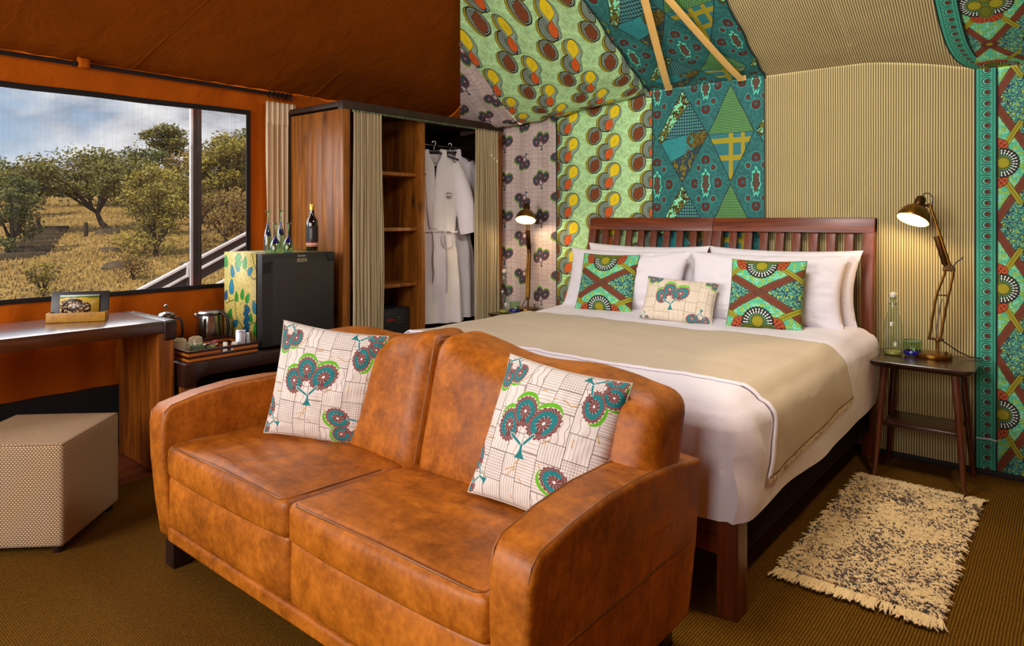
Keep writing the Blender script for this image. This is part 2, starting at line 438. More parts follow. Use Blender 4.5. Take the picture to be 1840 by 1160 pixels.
def img_green():
    SX, SY = .37, .215
    c = Cv(1110, 645, SX, SY, (178, 222, 160), True)
    n = vnoise(c.X, c.Y, 1/.0145, 1, 26, 15)
    n2 = vnoise(c.X, c.Y, 1/.0037, 2, 50, 29); c.im *= (.84+.2*n+.16*n2)[..., None]
    d1, e = worley(c.X+.004*n, c.Y+.004*n2, 1/.0125, 30, 17, 3); c.fill(e-.0005, (84, 160, 100), None, .6)
    d1, e = worley(c.X+.012*n, c.Y+.01*n2, 1/.0336, 11, 6, 5); c.fill(np.maximum(e-.0011, (n2-.7)*.01), (206, 206, 50), None, .85)
    blk = (14, 20, 14); pale = (190, 214, 192); olv = (160, 146, 22)
    for sl, X, Y in c.spots(.23, .12, .30):
        A_, B_, D_ = (.085, .062), (.012, -.010), (-.085, -.098)
        ra, rb_, rd = .062, .062, .064
        def S(ox=0, oy=0, g=0):
            a = np.hypot((X-ox-A_[0])*1.06, Y-oy-A_[1])-ra-g; b = np.hypot(X-ox-B_[0], Y-oy-B_[1])-rb_-g; d = np.hypot((X-ox-D_[0])*1.05, Y-oy-D_[1])-rd-g
            q, _ = seg(X-ox, Y-oy, A_[0], A_[1], B_[0]+.03, B_[1]-.03); q = q-.034-g
            return a, b, d, np.minimum(np.minimum(a, b), np.minimum(d, q))
        a, b, d, u = S(-.020, .0, .001); c.fill(u-.0028, blk, sl); c.fill(u, olv, sl)
        a, b, d, u = S(); c.fill(u-.0030, blk, sl); c.fill(u, (150, 178, 152), sl)
        # ticks along the pale band
        th = np.arctan2(Y-A_[1], X-A_[0])
        c.fill(np.maximum(np.maximum(u+.0005, -u-.011), (np.abs(np.sin(th*26))-.42)*.003), blk, sl)
        for dd, col, (ox, oy), (pa, pb), rt in ((b, (214, 92, 20), (B_[0]+.026, B_[1]-.006), (.030, .046), -.5), (d, (124, 62, 20), (D_[0]+.004, D_[1]-.002), (.039, .052), -.65)):
            m = np.maximum(dd, -(a+.001)); m = np.maximum(m, (X-B_[0]-.034)) if dd is b else m
            c.fill(m, pale, sl); P = .0074
            c.fill(np.maximum(m, np.abs(((-dd+.0015) % P)-P/2)-.0023), blk, sl)
            c.fill(np.maximum(m, dd+.040), (90, 110, 90), sl)
        for col, (ox, oy), (pa, pb), rt in (((214, 92, 20), (B_[0]+.028, B_[1]-.008), (.030, .048), -.55), ((124, 62, 20), (D_[0]+.004, D_[1]-.002), (.039, .054), -.65), ((238, 208, 14), (A_[0]-.002, A_[1]+.002), (.040, .056), 2.55)):
            dr = drop(X-ox, Y-oy, pa, pb, rt); c.fill(dr-.0026, blk, sl); c.fill(dr, col, sl)
            q, _ = seg(X, Y, ox-.012, oy-.016, ox+.012, oy+.02); c.fill(np.maximum(q-.0008, dr), [v*.5 for v in col], sl)
            q, _ = seg(X, Y, ox, oy, ox+.018, oy-.006); c.fill(np.maximum(q-.0007, dr), [v*.5 for v in col], sl)
    return c.image('bulb_print')
def img_teal():
    SX, SY = .84, .65
    c = Cv(1260, 975, SX, SY, (36, 104, 100), True)
    n = vnoise(c.X, c.Y, 1/.0105, 2, 80, 62); c.im *= (.82+.36*n)[..., None]
    blk = (8, 22, 24); br = (92, 36, 22); lt = (96, 222, 186); gold = (150, 124, 20)
    gap = 9+c.X*0
    for cx, hw_, kind in ((.235, .225, 0), (.645, .185, 1)):
        x = (c.X-cx)/hw_; y = (c.Y-.325)/.315; di = (np.abs(x)+np.abs(y)-1)*hw_*.8
        if kind == 0:
            c.fill(di, (44, 146, 146)); d1, e = worley(c.X, c.Y, 1/.014, 60, 46, 4); c.fill(np.maximum(di, e-.0012), (24, 104, 112))
            c.fill(np.maximum(di, np.maximum(.25-x+.25*vnoise(c.X, c.Y, 40, 5), np.abs(y+.15)-.2)*.1), (112, 96, 20)); nn = vnoise(c.X, c.Y, 90, 8)
            c.fill(np.maximum(di, np.maximum(.15-x, np.maximum(np.abs(y+.15)-.25, .45-nn))*.05), (84, 70, 16))
            c.fill(np.maximum(di, (y+.42-.30*x)*.1), (36, 62, 70)); c.fill(np.maximum(np.maximum(di, (y+.42-.3*x)*.1), (.62-nn)*.02), (120, 110, 20))
            g = np.maximum(di, (.02+.10*x-y)*.2); c.fill(g, (16, 44, 62)); P = .021
            hx, hy = (c.X % P)-P/2, (c.Y % P)-P/2; c.fill(np.maximum(g, np.hypot(hx, hy)-.0078), (84, 190, 180)); c.fill(np.maximum(g, np.hypot(hx, hy)-.0050), (20, 66, 80)); c.fill(np.maximum(g, np.hypot(hx, hy)-.0030), (150, 150, 30))
            L = np.maximum(di, (.28+.75*(x+.30)-y)*.15); c.fill(L, (130, 226, 176)); c.fill(np.maximum(L, (.52-vnoise(c.X, c.Y, 60, 11))*.03), (104, 100, 20)); c.fill(np.maximum(L, (.66-nn)*.02), (50, 40, 20))
            c.fill(np.maximum(di, np.abs(y-.02-.10*x)*.3-.002), blk); c.fill(np.maximum(di, np.abs(y-.28-.75*(x+.3))*.24-.002), blk); c.fill(np.maximum(di, np.abs(y+.42-.3*x)*.3-.002), blk)
        else:
            g = np.maximum(di, -y*.3); c.fill(g, (12, 60, 40)); P = .0135
            hx = ((c.X+np.where(np.floor(c.Y/(P*.75)) % 2 == 0, 0, P/2)) % P)-P/2; hy = (c.Y % (P*.75))-P*.375
            c.fill(np.maximum(g, np.abs(hx)*.6+np.abs(hy)-.0036), (150, 224, 120))
            g = np.maximum(di, y*.3); c.fill(g, (42, 116, 124)); c.fill(np.maximum(g, np.abs((c.X % .0085)-.00425)-.0012), (24, 60, 70)); c.fill(np.maximum(g, np.abs((c.Y % .0085)-.00425)-.0009), (60, 160, 150))
            for q in (np.abs(x-.02)-.09, np.abs(x-.52)-.08, np.abs(y+.16)-.055, np.abs(y+.52)-.055):
                c.fill(np.maximum(g, q*.12), (176, 160, 26)); c.fill(np.maximum(np.maximum(g, q*.12), np.abs(((c.X+c.Y) % .012)-.006)-.0012), (90, 90, 20))
            c.fill(np.maximum(di, np.abs(y)*.3-.002), blk)
        c.fill(np.abs(di)-.0022, blk); gap = np.minimum(gap, di)
    def kid(cx, cy, r, rot):
        for sl, X, Y in c.spots(cx, cy, r*1.7):
            rr = np.hypot(X, Y*1.08); t = np.abs((np.arctan2(Y, X)-rot+PI) % (2*PI)-PI)
            k = np.maximum(np.abs(rr-r*.68)-r*.34, (.62-t)*r*.7); k = k+.0016*np.sin(t*9)
            dm = (np.abs(X*math.cos(rot)+Y*math.sin(rot)-r*.55)+np.abs(-X*math.sin(rot)+Y*math.cos(rot))*1.2-r*.34)*.7
            k = np.minimum(k, np.hypot(X+math.cos(rot)*r*.45, Y+math.sin(rot)*r*.45)-r*.30)
            o = np.minimum(k, dm); c.fill(o-.0085, (70, 176, 160), sl); c.fill(o-.0062, (34, 98, 98), sl); c.fill(k, br, sl); c.fill(dm, br, sl); c.fill(np.abs(k+.003)-.0008, (40, 14, 12), sl)
    def heart(cx, cy, r, rot):
        for sl, X, Y in c.spots(cx, cy, r*2.2):
            t = np.arctan2(Y, X)-rot; rr = np.hypot(X, Y); d = rr-r*(1+.10*np.sin(t*3)); sp = rr-r*(1.5+.25*np.maximum(0, np.cos(t))*np.sin(t*22))
            c.fill(np.abs(sp)-.0012, (90, 200, 180), sl); c.fill(d+.002*np.sin(t*14), br, sl); c.fill(rr-r*.35, (120, 56, 24), sl)
    def oval(cx, cy, a_, b_):
        for sl, X, Y in c.spots(cx, cy, b_*1.4):
            t = np.arctan2(Y/b_, X/a_); e0 = (np.hypot(X/a_, Y/b_)-1)*a_+.004*np.sin(t*7)+.0025*np.sin(t*17+1)
            c.fill(e0-.006, lt, sl); c.fill(e0+.001, (24, 84, 72), sl)
            nn = np.abs(np.sin(X*190+2*np.sin(Y*120)))*np.abs(np.sin(Y*150+2*np.sin(X*160)))
            c.fill(np.maximum(e0+.005, (.16-nn)*.02), (112, 50, 30), sl); c.fill(np.maximum(np.hypot(X*1.6, Y)-a_*.42, (np.abs(np.sin(t*4))-.5)*.01), (24, 84, 72), sl)
    for ox in (.0, .435):
        oval(ox+.005, 0, .030, .074)
        for oy, rt in ((.155, -PI/2), (-.155, PI/2)): kid(ox+.005, oy, .034, rt)
        for sx_ in (-1, 1):
            kid(ox+.005+sx_*.098, 0, .034, PI if sx_ > 0 else 0) if ox else kid(ox+.005+sx_*.108, 0, .036, PI if sx_ > 0 else 0)
            for sy_ in (-1, 1): heart(ox+.005+sx_*.062, sy_*.105, .016, sy_*1.57)
    return c.image('patchwork_print')
def img_cross():
    SX = 1.75
    c = Cv(1540, 880, SX, 1, (96, 206, 160), True)
    P = SX/42; Q = .036; row = np.floor(c.Y/.04); xo = np.where(row % 2 == 0, 0, P/2)
    n = vnoise(c.X, c.Y, 24, 1, 42, 24); c.fill((.60-n)*.1, (170, 206, 70), None, .8); n5 = vnoise(c.X, c.Y, 24, 9, 42, 24); c.fill((.66-n5)*.1, (150, 236, 196), None, .8)
    fx = ((c.X+xo) % P)-P/2; fy = (c.Y % .04)-.02
    c.fill(np.abs(np.abs(fy)+np.abs(fx)*.75-.0165)-.0022, (18, 74, 62)); 
    # speckled side diamonds
    for ox in (0, SX):
        d = (np.abs(c.X-ox)*.5+np.abs(c.Y-.5)*.875-.4375)+.048; c.fill(d, (62, 140, 116))
        nn = vnoise(c.X, c.Y, 84, 3, 147, 84); n4 = vnoise(c.X, c.Y, 60, 13, 105, 60); c.fill(np.maximum(d, (.58-nn)*.02), (26, 60, 92)); c.fill(np.maximum(d, (.74-n4)*.02), (176, 190, 50)); c.fill(np.maximum(d, (nn-.22)*.02), (120, 200, 160))
        dd = (np.abs(c.X-ox)*.6+np.abs(c.Y-.5)*.875-.13); c.fill(dd, (98, 42, 22)); c.fill(dd+.035, (150, 120, 20)); c.fill(np.abs(dd+.035)-.003, (20, 20, 10))
    # big brown X
    for sg in (1, -1):
        d = np.abs((c.X-SX/2)*.496-sg*(c.Y-.5)*.868)
        c.fill(d-.050, (40, 16, 10)); c.fill(d-.045, (116, 54, 24))
        for k in (.015, .030): c.fill(np.abs(d-k)-.0020, (54, 22, 14))
        L = (c.X-SX/2)*.868+sg*(c.Y-.5)*.496; c.fill(np.maximum(np.maximum(d-.040, .018-d), np.abs((L % .018)-.009)-.0025), (150, 84, 40))
    dk = np.abs(c.X-SX/2)+np.abs(c.Y-.5)*1.6-.085; c.fill(dk, (44, 20, 16)); c.fill(np.maximum(dk, np.minimum(np.abs(((c.X+c.Y) % .028)-.014), np.abs(((c.X-c.Y) % .028)-.014))-.003), (150, 90, 50))
    # olive bands from the rosettes
    for oy in (0, 1):
        for sg in (1, -1):
            x, y = c.X-SX/2, c.Y-oy; d = np.abs(x*.496-sg*y*.868); q = np.maximum(d-.036, np.hypot(x, y)-.66)
            c.fill(q, (30, 30, 8)); c.fill(q+.005, (132, 128, 16)); L = x*.868+sg*y*.496
            c.fill(np.maximum(np.maximum(q+.008, .014-d), np.abs((L % .02)-.01)-.0045), (206, 200, 50)); c.fill(np.abs(d-.012)-.002, (50, 50, 8)) if False else None
    # rosettes
    for sl, X, Y in c.spots(SX/2, 0, .42):
        aY = np.abs(Y); aX = np.abs(X)
        bw = np.hypot(aX-.225, aY-.055)-.125; c.fill(bw, (30, 12, 6), sl); c.fill(bw+.006, (176, 76, 26), sl)
        ta = np.arctan2(aY-.0, aX-.13); rr = np.hypot(aX-.13, aY)
        c.fill(np.maximum(bw+.014, np.maximum((np.abs(np.sin(ta*11))-.55)*.03, np.abs(((rr+.0) % .05)-.025)-.017)), (80, 26, 12), sl)
        du = np.hypot(X, aY-.10)-.208+.005*np.cos(np.arctan2(X, aY-.10)*30); c.fill(du, (34, 26, 26), sl)
        ru = np.hypot(X, aY-.10); tu = np.arctan2(X, aY-.10)
        for rad, nn, sz in ((.172, 26, .0085), (.138, 26, .0085), (.112, 26, .0055)):
            a = (tu+PI) % (2*PI/nn)-PI/nn; c.fill(np.maximum(np.hypot(a*rad, (ru-rad)*.55)-sz, du+.01), (226, 240, 226) if sz > .006 else (110, 200, 160), sl)
        for (ex, ey, rx, ry) in ((.125, 0, .11, .075), (-.125, 0, .11, .075), (0, .115, .086, .090), (0, -.115, .086, .090)):
            d, t, _ = ell(X-ex, Y-ey, rx, ry); c.fill(d-.010, (90, 170, 110), sl); c.fill(d-.005, (24, 30, 6), sl)
        for (ex, ey, rx, ry) in ((.125, 0, .11, .075), (-.125, 0, .11, .075), (0, .115, .086, .090), (0, -.115, .086, .090)):
            d, t, _ = ell(X-ex, Y-ey, rx, ry); c.fill(d, (104, 112, 16), sl); c.fill(np.abs(d+.012)-.0025, (40, 44, 8), sl)
            if ey: c.fill(d+.018, (206, 196, 24), sl); c.fill(np.maximum(d+.018, np.minimum(np.abs(((X+Y) % .016)-.008), np.abs(((X-Y) % .016)-.008))-.0022), (60, 60, 8), sl)
    for sl, X, Y in c.spots(0, 0, .15):
        r = np.hypot(X, Y); t = np.arctan2(Y, X); d = r-.105-.02*np.cos(t*14)
        c.fill(d, (80, 30, 20), sl); c.fill(np.maximum(d+.014, np.maximum((np.abs(np.sin(t*7))-.25)*.05, .045-r)), (130, 66, 30), sl); c.fill(r-.038, (150, 130, 24), sl)
    return c.image('rosette_print')
def img_border():
    c = Cv(260, 150, .10, .058, (60, 160, 132), True)
    for x, w_ in ((.0, .008), (.10, .008), (.022, .0012), (.082, .0012)): c.fill(np.abs(c.X-x)-w_, (8, 24, 26))
    c.fill(np.maximum(np.abs(c.X-.011)-.0035, np.abs((c.Y % .0116)-.0058)-.003), (60, 160, 132))
    d, _, _ = ell(c.X-.052, c.Y-.029, .020, .021); c.fill(d, (14, 50, 50)); c.fill(d+.004, (90, 196, 160)); d, _, _ = ell(c.X-.055, c.Y-.029, .012, .013); c.fill(d, (84, 40, 26))
    c.fill(np.maximum(np.abs(c.Y-.0)-.002, np.abs(c.X-.05)-.022), (14, 60, 56)); c.fill(np.maximum(np.abs(c.Y-.058)-.002, np.abs(c.X-.05)-.022), (14, 60, 56))
    return c.image('bead_border')
def img_floral():
    c = Cv(700, 820, .47, .58, (214, 190, 92), False)
    _, e = worley(c.X, c.Y, 110, 64, 64, 2); nn = vnoise(c.X, c.Y, 90, 5)
    c.fill(np.maximum(e-.0009, (nn-.62)*.02), (40, 36, 14)); c.fill(np.maximum(np.abs(e-.003)-.0008, (nn-.5)*.02), (240, 226, 150))
    blk = (10, 24, 20); rs = np.random.RandomState(12)
    def leaf(x, y, L, rot, col):
        for sl, X, Y in c.spots(x, y, L*1.2):
            u, v = X*math.cos(rot)+Y*math.sin(rot), -X*math.sin(rot)+Y*math.cos(rot)
            wd = L*.56*np.sqrt(np.clip(1-(u/L)**2, 0, 1))*(1-.35*u/L); d = np.maximum(np.abs(v)-wd, np.abs(u)-L)
            c.fill(d-.006, (210, 225, 120), sl); c.fill(d-.0035, blk, sl); c.fill(d, col, sl); c.fill(np.maximum(np.abs(v)-.0009, d+.002), [q*.6 for q in col], sl)
    blu, grn, nav = (24, 120, 150), (36, 140, 40), (16, 78, 120)
    for pts in ([(.02, .25), (.12, .28), (.16, .16), (.25, .08)], [(.18, .58), (.26, .48), (.34, .42), (.42, .45)], [(.46, .22), (.38, .16), (.30, .14)], [(.30, .62), (.36, .52), (.40, .44)], [(.0, .33), (.06, .27)]):
        for a, b in zip(pts, pts[1:]):
            d, _ = seg(c.X+.006*np.sin(c.Y*40), c.Y, *a, *b); c.fill(d-.0045, blk); c.fill(d-.0022, (150, 150, 90))
    for x, y, L, r, col in [(.09, .36, .05, 1.5, blu), (.15, .30, .032, 1.6, grn), (.22, .32, .035, 1.4, grn), (.28, .30, .034, 1.0, grn), (.07, .18, .04, 1.1, grn), (.14, .13, .035, .5, blu), (.36, .25, .042, 1.9, blu), (.38, .12, .05, 1.5, grn), (.32, .18, .028, 1.7, grn), (.10, .46, .04, 1.8, blu), (.16, .49, .035, 2.3, blu), (.31, .47, .035, .7, blu), (.25, .52, .04, 1.3, grn), (.42, .38, .04, 1.2, blu), (.02, .52, .04, 1.6, grn), (.02, .30, .034, 1.2, nav), (.44, .56, .03, .3, grn), (.17, .55, .03, 1.9, grn), (.28, .42, .0, 0, grn)]:
        if L: leaf(x, y, L, r, col)
    for bx, by, hh in ((.27, .06, .20), (.45, .40, .14), (.17, .50, .07)):
        for k in range(int(hh/.014)):
            y = by+k*.014; x = bx+.014*math.sin(k*1.7)
            for sl, X, Y in c.spots(x, y, .05):
                d, t, _ = ell(X, Y, .024, .017); d = d+.003*np.sin(t*9); c.fill(d-.002, blk, sl); c.fill(d, nav if by < .45 else grn, sl); c.fill(np.abs(d+.007)-.0012, (40, 140, 170) if by < .45 else (90, 190, 60), sl)
    return c.image('leaf_print')
def img_postcard():
    c = Cv(300, 180, .19, .115, (196, 160, 50), False)
    n = vnoise(c.X, c.Y, 60, 3); n2 = vnoise(c.X, c.Y, 160, 4)
    c.fill((.07-c.Y)+.012*(n-.5), (206, 172, 60)); c.fill((.098-c.Y)+.01*(n-.5), (86, 110, 40)); c.fill((.107-c.Y), (190, 200, 190))
    m = np.maximum(np.maximum(c.Y-.075-.02*np.sin(c.X*26), .006-c.Y), c.X-.15)
    c.fill(m, (120, 84, 52)); c.fill(np.maximum(m, (.5-n2)*.02), (40, 30, 24)); c.fill(np.maximum(m, (n2-.3)*.02), (206, 186, 150)); return c.image('postcard_print')

M_tree_c = image_mat('tree_print_cotton', img_tree_cushion())
M_tree_s = image_mat('tree_print_linen', img_tree_small())
I_tw, I_gr, I_te, I_cr = img_tree_wall(), img_green(), img_teal(), img_cross()
M_tree_w = image_mat('tree_print_lining', I_tw, wr=.35, scale=(1/.38, 1/.31, 1))
M_green = image_mat('bulb_print_lining', I_gr, wr=.35, scale=(1/.37, 1/.215, 1))
M_teal = image_mat('patchwork_print_lining', I_te, wr=.35, scale=(1/.70, 1/.65, 1), loc=(2.30/.70, -.275/.65, 0))
M_cross_w = image_mat('rosette_print_lining', I_cr, wr=.35, scale=(1/.372, 1/.651, 1), rot=PI/2)
M_cross_p = image_mat('rosette_print_cushion', I_cr)
M_border = image_mat('bead_border_lining', img_border(), wr=.1, scale=(1/.10, 1/.058, 1))
M_floral = image_mat('leaf_print_vinyl', img_floral(), rough=.45)
M_card = image_mat('postcard_print', img_postcard(), rough=.3, wr=0)

# ------------------------------------------------------------------ materials
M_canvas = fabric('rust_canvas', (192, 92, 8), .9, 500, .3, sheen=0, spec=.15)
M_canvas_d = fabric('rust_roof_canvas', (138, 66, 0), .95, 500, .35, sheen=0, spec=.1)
M_black = plain('black_webbing', (16, 12, 12), .7)
M_skirt = fabric('black_mesh_skirt', (20, 20, 24), .8, 600, .15)
M_wood = wood('wardrobe_timber', (92, 48, 8), (186, 112, 34))
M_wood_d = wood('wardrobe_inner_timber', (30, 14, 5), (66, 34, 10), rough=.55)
M_desk = wood('desk_timber', (52, 24, 12), (96, 46, 20), axis=1, rough=.18, coat=1.0)
M_deskleg = wood('desk_leg_timber', (80, 36, 4), (186, 102, 22))
M_bench = wood('bench_timber', (30, 14, 12), (58, 28, 18), axis=1, rough=.3, coat=.3)
M_floorw = wood('floor_timber', (76, 34, 12), (130, 66, 26), axis=1, rough=.4)
M_bedw = wood('bed_mahogany', (62, 22, 2), (134, 58, 10), axis=2, rough=.36, knots=False, coat=.10)
M_bedh = wood('bed_mahogany_rail', (62, 22, 2), (134, 58, 10), axis=0, rough=.36, knots=False, coat=.10)
M_ns = wood('nightstand_walnut', (34, 14, 10), (60, 28, 18), axis=0, rough=.22, knots=False, coat=.5)
M_nsl = wood('nightstand_leg_walnut', (56, 24, 12), (96, 46, 24), axis=2, rough=.25, knots=False, coat=.5)
M_traywood = wood('tray_light_wood', (150, 78, 20), (196, 112, 36), axis=1, knots=False, rough=.3)
M_traydark = plain('tray_dark_wood', (50, 18, 12), .35, coat=.4)
M_boxwood = wood('box_yellow_wood', (160, 108, 24), (204, 150, 46), axis=0, knots=False, rough=.35)
M_sheet = fabric('white_bed_linen', (230, 222, 228), .8, 900, .22, .02)
M_pillow = fabric('white_pillow_cotton', (232, 225, 230), .8, 900, .35, .02)
M_robe = fabric('white_robe_cotton', (242, 236, 238), .85, 600, .35, .03)
M_brass = plain('aged_brass', (150, 104, 40), .28, .9, .25, 14)
M_brass_d = plain('dark_brass', (84, 56, 26), .35, .85, .25, 14)
M_steel = plain('brushed_steel', (170, 165, 155), .22, 1, .08)
M_blackp = plain('black_plastic', (22, 21, 22), .38, 0, .1)
M_fridge = plain('fridge_black', (40, 38, 38), .42, 0, .06, 4)
M_ceramic = plain('cream_ceramic', (214, 196, 160), .25, coat=.5)
M_paper = plain('white_paper', (225, 220, 205), .7)
M_foil = plain('silver_foil', (205, 208, 215), .3, .85, .1, 60)
M_green = M_green
M_leafg = plain('green_wrapper', (120, 150, 50), .6, var=.3, scale=90)
M_red = plain('red_wrapper', (150, 30, 16), .5)
M_glass = glassy('clear_glass')
M_glassg = glassy('green_tinted_glass', (205, 232, 200), .2)
M_blueg = plain('cobalt_glass', (20, 22, 130), .08, coat=1)
M_white_p = plain('white_paint', (224, 224, 226), .4)
M_strap = fabric('yellow_webbing', (242, 194, 104), .7, 700, .15)
M_foot = plain('dark_foot', (34, 16, 14), .4, coat=.3)
M_gold = plain('gold_foil_cap', (196, 160, 70), .3, .7)
M_winedk = plain('dark_wine_glass', (12, 8, 10), .08, coat=1)
M_label_k = plain('black_label', (24, 20, 24), .5)
M_cream = fabric('cream_band', (232, 208, 170), .85, 500, .2)

def stripe_mat(name, ca, cb, period, width=.45, bumpd=.004, rough=.85, uvaxis=0):
    m, N = newmat(name)
    tc = N.n('TexCoord'); sp = N.n('SeparateXYZ', None, Vector=tc.outputs['UV'])
    x = N.m('ADD', sp.outputs[uvaxis], N.m('MULTIPLY', N.m('SUBTRACT', N.noise(N.co('Object', (1, 1, 1)), 2.2, 2), .5), .006))
    t = N.m('ABSOLUTE', N.m('SUBTRACT', N.m('FRACT', N.m('DIVIDE', x, period)), .5))
    f = N.n('MapRange', {'interpolation_type': 'SMOOTHSTEP'}, Value=t, i1=width*.5-.08, i2=width*.5+.08).outputs[0]
    colr = N.mix(f, lin(ca), lin(cb))
    nz = N.noise(N.co('Object'), 2.5, 3); colr = N.mix(N.m('MULTIPLY', nz, .22), colr, lin([v*.62 for v in ca]))
    out(N, bsdf(N, Base_Color=colr, Roughness=rough, Sheen_Weight=.1, Normal=N.bump(f, .5, bumpd, N.bump(N.noise(N.co('Object'), 5, 3), .25, .03))))
    return m
M_stripe = stripe_mat('ribbed_cream_lining', (112, 92, 42), (208, 190, 134), .0128, .42)
M_curt = stripe_mat('striped_curtain_cloth', (130, 110, 72), (216, 198, 156), .014, .35, .001)
M_wcurt = stripe_mat('pale_curtain_cloth', (206, 172, 128), (238, 214, 176), .05, .4, .001)
M_runner = stripe_mat('beige_ticking_runner', (180, 158, 128), (208, 188, 160), .009, .35, .0006)

def leather():
    m, N = newmat('tan_leather'); v = N.co('Object')
    a = N.noise(v, 2.2, 5, .62, .8); b = N.noise(v, 13, 4, .65, .4); g = N.noise(v, 55, 3, .6)
    f = N.m('ADD', N.m('MULTIPLY', a, .38), N.m('ADD', N.m('MULTIPLY', b, .40), N.m('MULTIPLY', g, .22)))
    colr = N.ramp(f, [(.34, lin((112, 58, 4))), (.47, lin((162, 88, 10))), (.62, lin((204, 118, 24)))])
    vo = N.n('TexVoronoi', {'feature': 'DISTANCE_TO_EDGE'}, Vector=v, Scale=210.0).outputs[0]
    h = N.m('ADD', N.m('MULTIPLY', vo, .6), N.m('MULTIPLY', g, .5))
    wr = N.bump(N.noise(N.co('Object', (1, 5, 1)), 3.2, 3, .5, .9), .16, .03)
    r = N.m('ADD', .36, N.m('MULTIPLY', b, .26))
    out(N, bsdf(N, Base_Color=colr, Roughness=r, Specular_IOR_Level=.42, Normal=N.bump(h, .16, .002, wr))); return m
M_leather = leather()
M_piping = plain('leather_piping', (150, 88, 30), .35, var=.2)

def carpet():
    m, N = newmat('sisal_carpet'); v = N.co('Object')
    tc = N.n('TexCoord'); sp = N.n('SeparateXYZ', None, Vector=tc.outputs['Object'])
    wv = N.m('MULTIPLY', N.noise(v, 3, 2), .012)
    x = N.m('ADD', sp.outputs[0], wv); y = N.m('ADD', sp.outputs[1], wv)
    rx = N.m('ABSOLUTE', N.m('SINE', N.m('MULTIPLY', x, PI/.0098)))
    ry = N.m('ABSOLUTE', N.m('SINE', N.m('MULTIPLY', y, PI/.0075)))
    h = N.m('ADD', N.m('MULTIPLY', rx, .7), N.m('MULTIPLY', ry, .3))
    nzv = N.noise(v, 120, 3); big = N.noise(v, 1.2, 3)
    f = N.m('ADD', N.m('MULTIPLY', h, .62), N.m('MULTIPLY', nzv, .42))
    colr = N.ramp(f, [(.25, lin((28, 18, 0))), (.6, lin((92, 60, 5))), (.95, lin((146, 102, 20)))])
    colr = N.mix(N.m('MULTIPLY', big, .3), colr, lin((100, 62, 4)))
    out(N, bsdf(N, Base_Color=colr, Roughness=.95, Specular_IOR_Level=.12, Normal=N.bump(h, .7, .004, N.bump(nzv, .3, .003)))); return m
M_carpet = carpet()

def weave():
    m, N = newmat('ottoman_basket_weave')
    tc = N.n('TexCoord'); sp = N.n('SeparateXYZ', None, Vector=tc.outputs['UV'])
    P = .0078
    row = N.m('FLOOR', N.m('DIVIDE', sp.outputs[1], P)); off = N.m('MULTIPLY', N.m('MODULO', row, 2.0), .5)
    fx = N.m('FRACT', N.m('ADD', N.m('DIVIDE', sp.outputs[0], P*1.7), off)); fy = N.m('FRACT', N.m('DIVIDE', sp.outputs[1], P))
    d = N.m('MAXIMUM', N.m('ABSOLUTE', N.m('SUBTRACT', fx, .5)), N.m('ABSOLUTE', N.m('SUBTRACT', fy, .5)))
    f = N.n('MapRange', {'interpolation_type': 'SMOOTHSTEP'}, Value=d, i1=.26, i2=.46).outputs[0]
    colr = N.mix(f, lin((206, 176, 134)), lin((104, 72, 46)))
    out(N, bsdf(N, Base_Color=colr, Roughness=.85, Normal=N.bump(N.m('SUBTRACT', 1.0, f), .6, .003))); return m
M_weave = weave()

def screen():
    m, N = newmat('insect_screen')
    tc = N.n('TexCoord'); sp = N.n('SeparateXYZ', None, Vector=tc.outputs['Object'])
    s = N.noise(N.co('Object', (1, 90, 1.2)), 1, 2)
    f = N.m('ADD', .03, N.m('MULTIPLY', N.m('SUBTRACT', s, .40), .35)); f = N.m('MINIMUM', N.m('MAXIMUM', f, .02), .22)
    tr = N.n('BsdfTransparent', None, Color=(.86, .86, .86, 1)).outputs[0]
    df = N.n('BsdfDiffuse', None, Color=lin((150, 148, 146))).outputs[0]
    out(N, N.n('MixShader', None, i0=f, i1=tr, i2=df).outputs[0]); return m
M_screen = screen()

# ================================================================== SETTING
WX, WY = -4.42, 4.37           # window wall, back wall
EZ = 2.25                      # eave height
floor = empty('floor', (0, 0, 0), kind='structure')
box('floor_deck', WX-.05, 2.3, -2.6, WY+.1, -.10, -.030, M_floorw, floor)
pl = None
for i in range(6):             # boards seen between the carpet and the window wall
    x0 = -4.42+i*.118
    if i == 0:
        pl = box('plank', x0+.002, x0+.116, -1.2, WY, -.030, -.004, M_floorw, floor, .003)
    else:
        o = pl.copy(); COL.objects.link(o); o.location = (i*.118, 0, random.uniform(-.0012, .0012))
carpet_o = box('sisal_carpet', -3.74, 2.25, -2.55, WY-.015, -.028, 0, M_carpet, None, .004)
tag(carpet_o, 'golden brown ribbed sisal carpet covering the floor', 'carpet')

